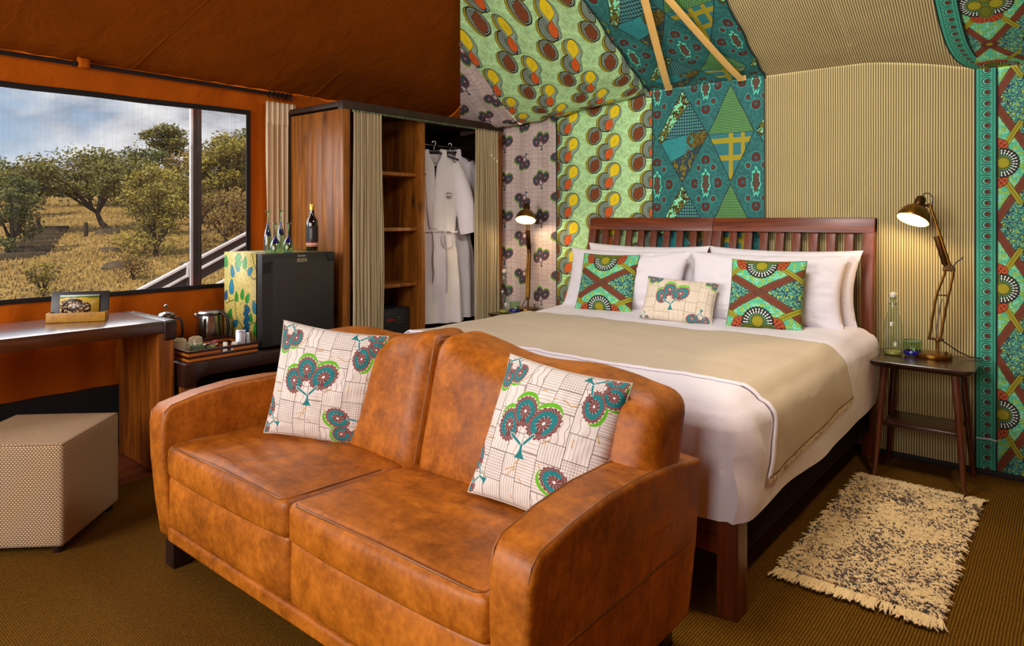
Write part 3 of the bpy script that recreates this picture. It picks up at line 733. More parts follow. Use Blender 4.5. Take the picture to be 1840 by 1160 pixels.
# window wall: canvas with an opening, black skirt below
wl = empty('wall_left', (WX, 1, 0), kind='structure')
WY0, WY1, WZ0, WZ1 = -.35, 2.47, .90, 2.075
def wall_left_f(u, v):
    y = -2.6+u*(WY+2.6); z = .36+v*(EZ-.36)
    if y < WY0+.06 and y > WY0-.06: y = WY0 if abs(y-WY0) < .03 else y
    d = .012*nz3(y*2.2, z*.7)+.006*nz3(y*9, z*1.2, 3)
    if z < .9: d += .012*math.sin(y*23+2*nz3(y*3, 0))*max(0, 1-abs(z-.75)*3)
    return (WX+d*.7, y, z)
def grid_snap(f):  # not used for the hole: the hole is made of four sheets
    return f
def canvas_piece(y0, y1, z0, z1, nu, nv):
    def f(u, v):
        y = y0+u*(y1-y0); z = z0+v*(z1-z0)
        e = min(1, min(abs(y-WY0), abs(y-WY1), abs(z-WZ0), abs(z-WZ1))*12+.15)
        d = .010*nz3(y*2.2, z*.7)+.005*nz3(y*9, z*1.2, 3)+.010*math.sin(y*24+3*nz3(y*2, 0))*(1 if z < .9 else .25)
        return (WX+d*e, y, z)
    return sheet('canvas_panel', f, nu, nv, M_canvas, wl)
canvas_piece(-2.6, WY, .36, WZ0, 260, 14); canvas_piece(-2.6, WY, WZ1, EZ+.01, 200, 6)
canvas_piece(-2.6, WY0, WZ0, WZ1, 60, 14); canvas_piece(WY1, WY, WZ0, WZ1, 70, 24)
box('skirt', WX-.03, WX-.02, -2.6, WY, -.03, .38, M_skirt, wl, .002)
win = empty('window_1', (WX, 1, WZ0), kind='structure')
def strip(pts, w_, name='binding'):
    tube(name, pts, w_, M_black, win, 6, .35, (1, 0, 0))
ty = lambda y: WZ1-.012*math.sin((y+.35)/2.82*PI)-.006*nz3(y*3, 0)
strip([(WX+.012, WY0+k*(WY1-WY0)/24, ty(WY0+k*(WY1-WY0)/24)) for k in range(25)], .019)
strip([(WX+.012, WY0+k*(WY1-WY0)/24, WZ0+.004*nz3(k*.5, 2)) for k in range(25)], .015)
strip([(WX+.012, WY1-.012-.006*nz3(k, 4), WZ0+k*(WZ1-WZ0)/8) for k in range(9)], .018)
strip([(WX+.012, WY0, WZ0+k*(WZ1-WZ0)/8) for k in range(9)], .018)
sheet('insect_screen', lambda u, v: (WX-.012, WY0+u*(WY1-WY0), WZ0+v*(WZ1-WZ0)), 2, 2, M_screen, win)
# pole frame outside the screen
box('window_post', -4.62, -4.575, 2.15, 2.215, .2, 2.3, plain('post_grey', (72, 66, 64), .4), win, .004)
box('post_edge', -4.572, -4.56, 2.132, 2.15, .2, 2.3, M_white_p, win, .002)

# other walls and the roof
wb = empty('wall_back', (-1, WY, 0), kind='structure')
box('wall_core', WX-.1, 2.3, WY+.05, WY+.09, -.03, 3.05, M_skirt, wb, 0)
def zt(x):
    if x < -1.0: return 2.25
    return 2.25-.115*min(1, (x+1.0)/.6)**1.5
def wall_panel(x0, x1, mat, nu, amp=.006, z0=.0, ph=0, wav=0):
    def f(u, v):
        x = x0+u*(x1-x0); z = z0+v*(zt(x)+.01-z0)
        d = amp*nz3(x*5, z*.6, ph)+amp*1.2*math.sin(x*28+ph+2*nz3(x*2, z*.5, ph))*wav
        if z < .3: d += .006*nz3(x*14, z*6, ph)*(1-z/.3)
        return (x, WY+d-.004, z)
    return sheet('lining_panel', f, nu, 40, mat, wb, lambda u, v: (x0+u*(x1-x0)+(.35 if x0 > -.4 else 0), z0+v*(zt(x0+u*(x1-x0))-z0)))
tag(wall_panel(-3.93, -3.17, M_tree_w, 60, .008, ph=1, wav=.8), 'pale pink lining printed with dark trees')
tag(wall_panel(-3.17, -2.33, M_green, 60, .008, ph=2, wav=.4), 'light green lining printed with yellow and brown bulbs')
tag(wall_panel(-2.33, -1.54, M_teal, 60, .006, ph=3, wav=.6), 'dark teal patchwork printed lining')
tag(wall_panel(-1.54, -.43, M_stripe, 60, .004, z0=.02, ph=4), 'ribbed cream and brown lining')
def bordx(z): return -.43-.012*math.sin(z*1.5)
sheet('lining_border', lambda u, v: (-.43+u*.10-.0, WY-.008, v*(zt(-.4)+.005)), 4, 30, M_border, wb, lambda u, v: (u*.1, v*2.13))
tag(wall_panel(-.33, 2.25, M_cross_w, 120, .008, ph=5, wav=.3), 'green and brown lining printed with rosettes')
for xs in (-3.17, -2.33, -1.54):
    tube('seam', [(xs, WY-.012, .02), (xs+.004, WY-.012, 1.1), (xs, WY-.012, 2.25)], .004, plain('seam_thread', (60, 70, 50), .8), wb, 5)
bb = box('baseboard_back', -2.9, 2.2, WY-.02, WY-.004, -.0, .028, plain('dark_skirting', (22, 16, 14), .7), None, .003)
tag(bb, kind='structure')

cg = empty('ceiling', (-1.5, 2, 2.3), kind='structure')
# rust canvas slope over the window side, cut along the hip
def hipX(y): return -.968*y
def orange(u, v):
    y = -2.6+v*(WY+2.6+.0); y = min(y, WY)
    xr = hipX(y) if y > 2.35 else -2.27
    x = WX+u*(xr-WX)
    z = EZ+.5*(x-WX)
    z += .010*nz3(x*1.5, y*1.5, 7)+.006*math.sin(y*40)*max(0, 1-(x-WX)*6)*(.3+abs(nz3(y*2, 0, 5)))-.02*math.sin(PI*min(1, u))
    return (x, y, z)
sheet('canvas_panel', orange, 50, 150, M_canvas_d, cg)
for a, b in (((WX, 1.7, EZ), (-2.9, 2.05, EZ+.5*1.52)), ((WX, 2.95, EZ), (-3.35, 3.1, EZ+.5*1.07))):
    tube('roof_seam', [Vector(a).lerp(Vector(b), k/8)-Vector((0, 0, .012)) for k in range(9)], .0025, M_canvas_d, cg, 5)
# patterned roof lining: rises from the back wall; sags on the window side
def prof(x, t):
    d = .2*max(0, min(1.2, (-2.35-x)/1.45))**.5 if x < -2.35 else 0
    if x < -2.35:
        P = [(4.36, 2.25-.2*d), (4.3, 2.25-2*d), (4.1, 2.5-d), (3.0, 2.99)]
        P[2] = (4.1+(3.907-4.1)*(1-min(1, d*8)), P[2][1]+(2.497-2.5)*(1-min(1, d*8)))
    else: P = [(4.36, zt(x)), (4.36-.05*(1 if x > -1 else 0)-.15, zt(x)+.07), (3.9, 2.50), (3.0, 2.99)]
    c = [(1-t)**3, 3*(1-t)**2*t, 3*(1-t)*t*t, t**3]
    return sum(k*p[0] for k, p in zip(c, P)), sum(k*p[1] for k, p in zip(c, P))
def roof_panel(xa, xb, mat, nu, ph, wav=.006, vlen=1.45, hip=False, xr=None):
    def f(u, v):
        t = v
        y, z = prof(xa+u*(xb-xa), t)
        lo, hi = xa, xb
        if xr: hi = xb+xr(t)
        if xr and xa > -1.5 and xr(0) is not None and ph == 5: lo = xa+xr(t); hi = xb
        if hip: lo = max(xa, hipX(y)); 
        if hip and xa < -3.5: lo = min(hipX(y), xb)
        if hip and hipX(y) > xb: lo = xb if xa < -3.5 else min(lo, xb)
        x = lo+u*(hi-lo)
        y, z = prof(x, t)
        w_ = wav*(nz3(x*4, v*5, ph)+.5*nz3(x*11, v*2.5, ph+3))
        z += w_*1.6*min(1, v*8+.1)+(.010*math.sin(x*30+6*v+ph)*math.exp(-v*4)*(1 if ph in (1, 2) else .15))*min(1, v*10)
        return (x, y, z)
    def uvf(u, v):
        p = f(u, v); return (p[0]+(.35 if ph == 5 else 0), 2.25+v*vlen)
    return sheet('lining_panel', f, nu, 70, mat, cg, uvf)
tag(roof_panel(-4.3, -3.47, M_tree_w, 40, 1, .012, hip=True), 'pale pink tree printed lining sagging over the wardrobe')
tag(roof_panel(-3.47, -2.35, M_green, 50, 2, .014, hip=True), 'light green bulb printed roof lining')
tag(roof_panel(-2.35, -1.535, M_teal, 50, 3, .012), 'dark teal patchwork printed roof lining')
bend = lambda t: -.13*(1-math.exp(-t*6))
tag(roof_panel(-1.535, -.43, M_stripe, 60, 4, .004, xr=bend), 'ribbed cream and brown roof lining')
tag(roof_panel(-.43, 2.25, M_cross_w, 80, 5, .006, xr=bend), 'green and brown rosette printed roof lining')
def rb(u, v):
    y, z = prof(-.43, v); return (-.43+bend(v)+u*.10, y-.004, z-.006)
sheet('lining_border', rb, 4, 60, M_border, cg, lambda u, v: (u*.1, v*1.45))
for xs, n_ in ((-2.35, 0), (-1.535, 1)):
    pts = []
    for k in range(30):
        y, z = prof(xs+.001, k/29); pts.append((xs+.006*math.sin(k), y-.006, z-.010))
    tube('seam', pts, .006, plain('gathered_seam', (16, 50, 48), .8), cg, 5)
# unseen rest of the tent: cap, right slope, right wall, so that daylight comes only from real openings
box('roof_cap', -3.0, 2.3, -2.6, 3.02, 3.0, 3.02, M_canvas_d, cg, 0)
box('front_light_block', -.9, 2.3, -2.62, -2.6, -.03, 3.0, M_canvas, wb, 0)  # unseen panel added to block front sky light, keeps the right side darker
box('canvas_panel', WX, -3.9, WY+.008, WY+.02, 2.0, 3.04, M_canvas_d, wb, 0)
wr_ = box('wall_right', 2.25, 2.3, -2.6, WY+.05, -.03, 3.0, M_canvas, None, 0); tag(wr_, kind='structure')

# ================================================================== WINDOW RODS, CURTAIN
RX = WX+.045
for y0, y1, lab in ((.2, 1.40, 'left black curtain rod, above the window beside the loop of canvas'), (1.47, 2.76, 'long black curtain rod between the canvas loop and the wardrobe')):
    r = empty('curtain_rod', (RX, y0, 2.222), lab, 'curtain rod', 'rods above the window')
    tube('rod', [(RX, y0, 2.222), (RX, y1, 2.222)], .012, M_black, r)
    box('end_cap', RX-.014, RX+.014, y1-.02, y1, 2.208, 2.236, M_black, r, .003)
lp = sheet('canvas_loop', lambda u, v: (RX+.016*math.cos(v*PI*1.6-1.2), 1.405+u*.06, 2.222+.03*math.sin(v*PI*1.6-1.2)+.01), 3, 12, M_canvas, None, thick=.002)
tag(lp, 'rust canvas loop holding the two window curtain rods', 'strap')

def curtain(name, y0, y1, z0, z1, X, amp, n, mat, label, group=None, head=None, flare=0, seed=0, nu=110, pinch=1.0):
    root = empty(name, (X, (y0+y1)/2, z0), label, 'curtain', group)
    def f(u, v, zz0=z0, zz1=z1, off=0):
        z = zz0+(zz1-zz0)*v; k = (z-z0)/(z1-z0)
        wdt = 1+flare*(1-k)
        y = (y0+y1)/2+(u-.5)*(y1-y0)*wdt
        ph = 2*PI*n*u+1.2*nz3(u*3, k*1.5, seed)
        a = amp*(.55+.45*(1-k))*(1+.5*nz3(u*6, k, seed+2))
        x = X+a*math.sin(ph)+off
        y += .35*a*math.sin(2*ph)
        return (x, y, z)
    L = n*amp*4+(y1-y0)
    sheet('cloth', lambda u, v: f(u, v), nu, 30, mat, root, lambda u, v: (u*L, v), .002)
    if head: sheet('header_band', lambda u, v: f(u, v, z1-head[0], z1, .003), nu, 6, head[1], root, lambda u, v: (u*L, v), .002)
    return root
curtain('window_curtain', 2.565, 2.80, .95, 2.165, RX+.01, .018, 6, M_wcurt, 'pale curtain with cream header hanging from rings in the corner beside the wardrobe', head=(.165, M_cream), seed=3)
rg = None
for k in range(6):
    y = 2.60+k*.034
    bm = bmesh.new(); bm_tube(bm, [(RX, y+.004*math.sin(a), 2.212) if False else (RX+.020*math.cos(a), y, 2.214+.024*math.sin(a)) for a in [2*PI*i/12 for i in range(13)]], .0035, 5, False)
    lab_ = 'small dark curtain ring carrying the pale curtain, %s from the window side' % ['first', 'second', 'third', 'fourth', 'fifth', 'sixth'][k]
    if k == 0:
        rg = link('curtain_ring', bm_mesh(bm), M_foot, None, (RX, y, 2.19), 60)
        tag(rg, lab_, 'curtain ring', 'rings of the pale corner curtain')
    else:
        bm.free(); c = rg.copy(); COL.objects.link(c); c.location.y = y; c['label'] = lab_

# ================================================================== WARDROBE
FX = -3.72; WF, WB = 2.742, 4.35
wd = empty('wardrobe', (-4.0, 3.55, 0), 'tall open brown wooden wardrobe with shelves and hanging space', 'wardrobe')
pw = (FX-(-4.33))/5
for k in range(5):
    x0 = -4.33+k*pw
    box('plank', x0+.0003, x0+pw-.0003, WF, WF+.03, 0, 2.07, M_wood, wd, .0015)
box('corner_post', FX-.05, FX, WF-.002, WF+.055, 0, 2.075, M_wood, wd, .004)
box('right_stile', FX-.05, FX, 4.285, 4.35, 0, 2.075, M_wood, wd, .004)
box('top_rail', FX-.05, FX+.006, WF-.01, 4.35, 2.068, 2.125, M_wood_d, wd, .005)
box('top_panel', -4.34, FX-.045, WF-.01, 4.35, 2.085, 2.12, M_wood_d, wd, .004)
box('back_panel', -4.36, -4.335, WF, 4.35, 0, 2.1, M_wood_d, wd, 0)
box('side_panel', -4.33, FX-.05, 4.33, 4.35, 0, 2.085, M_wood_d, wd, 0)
box('divider', -4.33, FX-.015, 3.445, 3.485, .05, 2.085, M_wood, wd, .003)
for z in (1.665, 1.265, .86, .47): box('shelf', -4.33, FX-.06, WF+.03, 3.445, z-.012, z+.014, M_wood, wd, .004)
box('bottom_panel', -4.33, FX, WF+.03, 4.33, .06, .085, M_wood, wd, .003)
box('plinth', FX-.02, FX-.003, WF+.05, 4.29, 0, .06, M_wood_d, wd, .002)
tube('curtain_pole', [(FX+.018, WF+.06, 2.06), (FX+.018, 4.29, 2.06)], .009, plain('verdigris_pole', (96, 112, 78), .5, .3, .4, 30), wd)
tube('hanging_rail', [(-3.97, 3.486, 1.93), (-3.97, 4.33, 1.93)], .007, M_steel, wd)
curtain('wardrobe_curtain', 2.805, 3.05, .52, 2.062, FX+.022, .020, 9, M_curt, 'striped cream curtain on the left of the wardrobe opening', 'wardrobe curtains', seed=5, flare=.05)
curtain('wardrobe_curtain', 3.985, 4.27, .42, 2.062, FX+.022, .020, 9, M_curt, 'striped cream curtain on the right of the wardrobe opening', 'wardrobe curtains', seed=9, flare=.02)

safe = empty('safe', (-3.98, 3.22, .485), 'small black electronic safe on the lowest visible wardrobe shelf', 'safe')
box('body', -4.16, -3.84, 2.98, 3.42, .485, .69, plain('safe_black', (30, 32, 38), .5), safe, .006)
box('door', -3.842, -3.834, 3.0, 3.40, .5, .675, plain('safe_door', (38, 41, 48), .45), safe, .003)
box('label_plate', -3.834, -3.832, 3.08, 3.14, .60, .615, M_gold, safe, 0)
box('display', -3.834, -3.832, 3.20, 3.27, .60, .62, M_red, safe, 0)
for i in range(3):
    for j in range(3): box('key', -3.834, -3.830, 3.29+i*.022, 3.303+i*.022, .575+j*.02, .587+j*.02, M_steel, safe, .001)

# robes -------------------------------------------------------------
def hanger(name, loc, rz, label):
    r = empty(name, loc, label, 'coat hanger', 'hangers on the wardrobe rail')
    bm = bmesh.new(); bm_tube(bm, [(x*.2, 0, -.085-.055*abs(x)**1.4+.02*math.exp(-x*x*30)) for x in [i/8-1 for i in range(17)]], [.010]*17, 8, True, .8)
    o = link('shoulder_bar', bm_mesh(bm), M_foot, None, (0, 0, 0), 60); o.location = (0, 0, 0); o.parent = r
    bm = bmesh.new(); bm_tube(bm, [(0, 0, -.07), (0, 0, -.04)]+[(.014*math.sin(a)+.0, 0, -.008-.016*math.cos(a)) for a in [i*.5 for i in range(1, 10)]], .0025, 6)
    o = link('hook', bm_mesh(bm), M_steel, None, (0, 0, 0), 60); o.location = (0, 0, 0); o.parent = r
    r.rotation_euler.z = rz; return r
def robe(name, loc, rz, label, wave=0, detail=True):
    r = empty(name, loc, label, 'bathrobe', 'robes in the wardrobe')
    def P(bm, nm, mat):
        o = link(nm, bm_mesh(bm), mat, None, (0, 0, 0), 70); o.parent = r; o.location = (0, 0, 0); return o
    # body: closed tube, rows from hem (0) to shoulder (1.33)
    rows = [(0, .225, .085), (.25, .215, .085), (.5, .195, .08), (.68, .168, .07), (.72, .160, .065), (.76, .165, .07), (.95, .185, .08), (1.1, .195, .08), (1.2, .195, .065), (1.27, .165, .05), (1.315, .105, .04), (1.34, .065, .035)]
    seg_ = 72; bm = bmesh.new(); R = []
    for z, rx, ry in rows:
        pass
    zs = [i/46*1.34 for i in range(47)]
    def itp(z, c):
        for a, b in zip(rows, rows[1:]):
            if z <= b[0]: t = (z-a[0])/(b[0]-a[0]); t = t*t*(3-2*t); return a[c]*(1-t)+b[c]*t
        return rows[-1][c]
    for z in zs:
        rx, ry = itp(z, 1), itp(z, 2); ring = []
        for k in range(seg_):
            a = 2*PI*k/seg_; x, y = rx*math.cos(a), ry*math.sin(a)
            lower = max(0, 1-z/.72); up = 1-lower
            f = 1+lower*.16*math.sin(a*9+wave+2*nz3(a, z, 1))+.05*math.sin(a*15+z*6+wave)*max(0, 1-abs(z-.72)*2.4)
            x *= 1+(f-1)*.4; y *= f*1.15
            if y < 0 and z > .74:                      # open neck: front pushed in behind the lapels
                V = .075*(z-.74)/.55
                if abs(x+.02) < V: y = abs(y)*.55*min(1, (V-abs(x+.02))/.02)+y*(1-min(1, (V-abs(x+.02))/.02))
            y += .004*nz3(x*14, z*8, wave)
            ring.append(bm.verts.new((x, y, z)))
        R.append(ring)
    for r0, r1 in zip(R, R[1:]):
        for k in range(seg_): bm.faces.new((r0[k], r0[(k+1) % seg_], r1[(k+1) % seg_], r1[k]))
    P(bm, 'body', M_robe)
    for s in (1, -1):
        bm = bmesh.new(); n = 14; pts = []; rad = []
        for i in range(n):
            t = i/(n-1); pts.append((s*(.135+.155*t**.8), -.01-.015*math.sin(t*3), 1.255-.50*t-.04*t*t)); rad.append(.070+.022*t)
        bm_tube(bm, pts, rad, 20, False, .62, (0, 1, 0))
        for v in bm.verts: v.co += Vector((.006*nz3(v.co.z*14, v.co.x*12, s), .006*nz3(v.co.x*20, v.co.z*9, s+4), 0))
        P(bm, 'sleeve', M_robe)
    for s in (1, -1):
        pts = []
        for i in range(16):
            t = i/15; z = 1.37-.62*t; pts.append((-.02*t*1.3+s*(.055*(1-t)+.006)+(.012*(1-t) if t < .2 else 0)*s, -.045-.055*math.sin(min(1, t*1.25)*PI*.5)-(.006 if s > 0 else 0), z))
        bm = bmesh.new(); bm_tube(bm, pts, [.012+.028*min(1, i/3) if i < 12 else .036-.004*(i-12) for i in range(16)], 10, True, .25, (0, -1, 0))
        P(bm, 'lapel', M_robe)
    bm = bmesh.new(); bm_tube(bm, [(.062*math.cos(a), .012+.045*math.sin(a), 1.365) for a in [i*PI/10 for i in range(11)]], [.022]*11, 8, True, .45); P(bm, 'collar', M_robe)
    bm = bmesh.new(); bm_tube(bm, [(.168*math.cos(a), .078*math.sin(a), .72+.006*math.sin(3*a)) for a in [2*PI*i/40 for i in range(41)]], .022, 8, False, .4); P(bm, 'belt', M_robe)
    if detail:
        for pts in ([(-.03, -.09, .72), (-.025, -.12, .60), (-.03, -.115, .5), (-.022, -.115, .40), (-.03, -.11, .33)], [(.06, -.085, .73), (.075, -.115, .62), (.085, -.11, .45), (.08, -.11, .25)]):
            bm = bmesh.new(); bm_tube(bm, pts, [.014, .02, .022, .022, .02][:len(pts)], 8, True, .35); P(bm, 'belt_tie', M_robe)
        bm = bmesh.new(); bm_tube(bm, [(.06+.05*math.sin(a)+.03, -.105, .66+.065*math.cos(a)) for a in [i*2*PI/14 for i in range(15)]], .014, 8, False, .5); P(bm, 'belt_bow', M_robe)
        bm = bmesh.new(); bm_box(bm, -.045, .03, .018, .020, 1.27, 1.31, .001); P(bm, 'neck_label', M_paper)
        bm = bmesh.new(); bm_box(bm, -.04, .03, .012, .019, 1.232, 1.242, .001); P(bm, 'neck_tape', M_label_k)
        mk = plain('maroon_thread', (110, 40, 50), .8)
        bm = bmesh.new(); bm_tube(bm, [(.075+.012*i, -.098, 1.02+.006*math.sin(i)) for i in range(5)], .003, 5)
        for i in range(6): bm_box(bm, .075+i*.008, .080+i*.008, -.099, -.096, .995, 1.003, 0)
        for i in range(5): bm_box(bm, .082+i*.008, .087+i*.008, -.099, -.096, .983, .990, 0)
        P(bm, 'emblem', mk)
    r.rotation_euler.z = rz
    return r
robe('bathrobe', (-3.96, 3.80, .52), math.radians(55), 'front white cotton bathrobe tied at the waist on a dark hanger')
hanger('coat_hanger', (-3.97, 3.80, 1.955), math.radians(55), 'dark coat hanger holding the front white bathrobe')
robe('bathrobe', (-3.99, 4.0, .54), math.radians(50), 'second white bathrobe hanging mostly hidden behind the front one', 2.0, False)
hanger('coat_hanger', (-3.99, 4.0, 1.955), math.radians(50), 'dark coat hanger of the rear bathrobe near the right curtain')
tf = empty('feather_duster', (-3.80, 3.50, 1.70), 'small dark feathery tuft hanging beside the robe collar', 'duster')
bm = bmesh.new()
for k in range(60):
    a = random.uniform(0, 6.28); L = random.uniform(.03, .06); d = Vector((math.cos(a)*.5, math.sin(a)*.5, -random.uniform(.2, 1))).normalized()
    bm_tube(bm, [Vector((-3.80, 3.505, 1.70)), Vector((-3.80, 3.505, 1.70))+d*L*.5, Vector((-3.80, 3.505, 1.695))+d*L+Vector((0, 0, -.01))], [.002, .006, .001], 4, False)
link('plume', bm_mesh(bm), M_blackp, tf); tube('cord', [(-3.80, 3.50, 1.70), (-3.84, 3.50, 1.80), (-3.965, 3.50, 1.925)], .0015, M_blackp, tf, 5)

# ================================================================== DESK, BOX
dk = empty('desk', (-4.0, .7, 0), 'long dark polished wooden desk under the window', 'desk')
DT = .805
box('desk_top', -4.27, -3.72, -.55, 1.60, DT-.065, DT, M_desk, dk, .006)
box('leg_panel', -4.25, -3.725, 1.575, 1.655, .0, DT-.065, M_deskleg, dk, .005)
box('leg_panel', -4.25, -3.725, -.53, -.45, .0, DT-.065, M_deskleg, dk, .005)
box('corner_bracket', -4.27, -3.715, 1.60, 1.665, DT-.105, DT+.001, M_bench, dk, .012, 3)
for x in (-3.80, -4.0, -4.2): lathe('stud', [(.0001, .004), (.006, .003), (.008, 0)], (x, 1.635, DT), M_steel, dk, 10)

pc = empty('postcard_box', (-4.07, 1.31, DT+.001), 'open yellow wooden box holding a postcard, on the desk', 'box')
Mx = Matrix.Translation((-4.07, 1.31, DT+.001)) @ Matrix.Rotation(math.radians(58), 4, 'Z')
box('front_board', -.135, .135, -.045, -.037, 0, .048, M_boxwood, pc, .0015, M=Mx)
box('rear_board', -.135, .135, .030, .038, 0, .048, M_boxwood, pc, .0015, M=Mx)
for s in (-1, 1): box('side_board', s*.131-.004, s*.131+.004, -.037, .030, 0, .048, M_boxwood, pc, .0015, M=Mx)
box('base_board', -.131, .131, -.037, .030, 0, .006, M_boxwood, pc, 0, M=Mx)
T = Mx @ Matrix.Translation((0, .020, .006)) @ Matrix.Rotation(math.radians(-12), 4, 'X')
box('black_backing', -.135, .135, .0, .010, 0, .148, M_blackp, pc, .003, M=T)
T2 = Mx @ Matrix.Translation((-.0, .008, .008)) @ Matrix.Rotation(math.radians(-12), 4, 'X')
def cardf(u, v): return T2 @ Vector((-.092+u*.184, 0, .02+v*.108))
sheet('postcard', cardf, 2, 2, [M_card], pc, thick=.001)

# ================================================================== BENCH, TRAY AND TEA THINGS
BZ = .57
be = empty('bench', (-3.9, 2.2, 0), 'low dark wooden side bench carrying the tray and mini fridge', 'bench')
box('bench_top', -4.30, -3.645, 1.672, 2.735, BZ-.075, BZ, M_bench, be, .006)
box('bench_leg', -3.72, -3.650, 1.674, 1.735, 0, BZ-.075, M_deskleg, be, .004)
box('bench_leg', -3.72, -3.650, 2.67, 2.732, 0, BZ-.075, M_deskleg, be, .004)
box('bench_leg', -4.29, -4.22, 1.674, 1.735, 0, BZ-.075, M_deskleg, be, .004)
box('bench_leg', -4.29, -4.22, 2.67, 2.732, 0, BZ-.075, M_deskleg, be, .004)
box('bench_back', -4.31, -4.302, 1.674, 2.735, .03, BZ-.075, M_skirt, be, 0)
prism('corner_bracket', [(1.671, BZ+.001), (1.671, BZ-.125), (1.738, BZ-.125), (1.738, BZ-.10), (1.75, BZ-.085), (1.775, BZ-.078), (1.80, BZ-.076), (1.80, BZ+.001)], 'YZ', -3.73, -3.642, M_bench, be, .004)
prism('corner_bracket', [(2.736, BZ+.001), (2.736, BZ-.125), (2.668, BZ-.125), (2.66, BZ-.095), (2.62, BZ-.076), (2.60, BZ-.076), (2.60, BZ+.001)], 'YZ', -3.73, -3.642, plain('bracket_steel', (60, 60, 68), .3, .8), be, .004)

TX0, TX1, TY0, TY1 = -3.99, -3.66, 1.70, 2.10
tr = empty('serving_tray', (-3.82, 1.9, BZ), 'striped orange and dark wooden tray with handle holes on the bench', 'tray')
box('tray_base', TX0, TX1, TY0, TY1, BZ, BZ+.008, M_traydark, tr, .001)
for k, mt in enumerate((M_traywood, M_traydark, M_traywood, M_traydark)):
    z0 = BZ+.006+k*.0145; z1 = z0+.0145
    if k == 2:
        for y0, y1 in ((TY0, 1.88), (1.955, TY1)): box('side_strip', TX1-.010, TX1, y0, y1, z0, z1, mt, tr, .001)
    else: box('side_strip', TX1-.010, TX1, TY0, TY1, z0, z1, mt, tr, .001)
    box('side_strip', TX0, TX0+.010, TY0, TY1, z0, z1, mt, tr, .001)
    box('end_strip', TX0+.01, TX1-.01, TY0, TY0+.010, z0, z1, mt, tr, .001); box('end_strip', TX0+.01, TX1-.01, TY1-.010, TY1, z0, z1, mt, tr, .001)

TZ = BZ+.008
ke = empty('electric_kettle', (-4.13, 1.99, BZ), 'steel electric kettle with black handle beside the mini fridge', 'kettle')
kc = (-4.12, 2.04, BZ)
K = lambda p: (kc[0]+p[0], kc[1]+p[1], kc[2]+p[2])
hd = Vector((.769, .639, 0))
lathe('base', [(.0, 0), (.070, 0), (.076, .01), (.074, .03), (.0, .03)], kc, M_blackp, ke, 32)
lathe('body', [(.072, .03), (.078, .06), (.076, .12), (.070, .175), (.066, .19), (.0, .19)], kc, M_steel, ke, 40)
lathe('lid', [(.068, .186), (.069, .198), (.060, .206), (.03, .209), (.0, .209)], kc, M_steel, ke, 32)
lathe('lid_rim', [(.067, .182), (.072, .186), (.071, .194), (.066, .196)], kc, M_blackp, ke, 32)
tube('handle', [Vector(kc)+hd*a+Vector((0, 0, z)) for a, z in ((.045, .200), (.082, .200), (.112, .17), (.122, .11), (.116, .06), (.085, .035))], [.013, .014, .014, .013, .012, .012], M_blackp, ke, 10, .8)
tube('handle_grip', [Vector(kc)+hd*a+Vector((0, 0, z)) for a, z in ((.108, .185), (.128, .15), (.134, .10), (.128, .055))], .006, plain('olive_grip', (90, 84, 50), .5), ke, 8)
tube('spout', [Vector(kc)-hd*a+Vector((0, 0, z)) for a, z in ((.055, .165), (.078, .180), (.088, .188))], [.020, .014, .008], M_steel, ke, 10)
box('sight_glass', kc[0]+.048, kc[0]+.060, kc[1]-.058, kc[1]-.046, BZ+.05, BZ+.17, M_blackp, ke, .003)

fp = empty('coffee_press', (-4.16, 1.80, BZ), 'coffee press with metal lid and black handle behind the desk corner', 'coffee press')
c0 = (-4.16, 1.80, BZ)
lathe('beaker', [(.0, .002), (.040, .002), (.042, .01), (.042, .20)], c0, M_glassg, fp, 28)
lathe('metal_frame', [(.043, 0), (.044, .012), (.043, .024)], c0, M_steel, fp, 28); lathe('coffee', [(.0, .006), (.038, .006), (.038, .05), (0, .05)], c0, plain('coffee_brown', (40, 22, 12), .3), fp, 20)
lathe('lid', [(.046, .195), (.048, .205), (.040, .216), (.012, .224), (.0, .224)], c0, M_steel, fp, 28)
lathe('knob', [(.003, .222), (.003, .245), (.012, .250), (.014, .258), (.009, .266), (0, .268)], c0, M_steel, fp, 16)
tube('handle', [Vector(c0)+hd*a+Vector((0, 0, z)) for a, z in ((.042, .19), (.075, .188), (.095, .165), (.098, .10), (.085, .05), (.045, .03))], .008, M_blackp, fp, 8)

cup0 = None
def cup(loc, label, first=[None]):
    if first[0] is None:
        r = empty('cup', (0, 0, 0)); first[0] = r
        prof_ = [(.043, 0), (.045, .003), (.043, .03), (.036, .085), (.033, .092), (.0, .092)]
        lathe('bowl', prof_, (0, 0, 0), M_ceramic, r, 28); lathe('foot_ring', [(.022, .090), (.023, .098), (.019, .098), (.018, .091)], (0, 0, 0), M_ceramic, r, 24)
        tube('handle', [(.040, 0, .02), (.060, 0, .025), (.068, 0, .045), (.060, 0, .066), (.037, 0, .070)], .006, M_ceramic, r, 8)
    else: r = copy_tree(first[0])
    r.location = loc; tag(r, label, 'cup', 'upturned cups on the tray'); return r
a = cup((-3.865, 1.835, TZ), 'upturned cream cup in front of the kettle, the one wholly visible'); a.rotation_euler.z = 2.2
a = cup((-3.865, 1.745, TZ), 'upturned cream cup half hidden by the desk corner, its handle to the right'); a.rotation_euler.z = .75

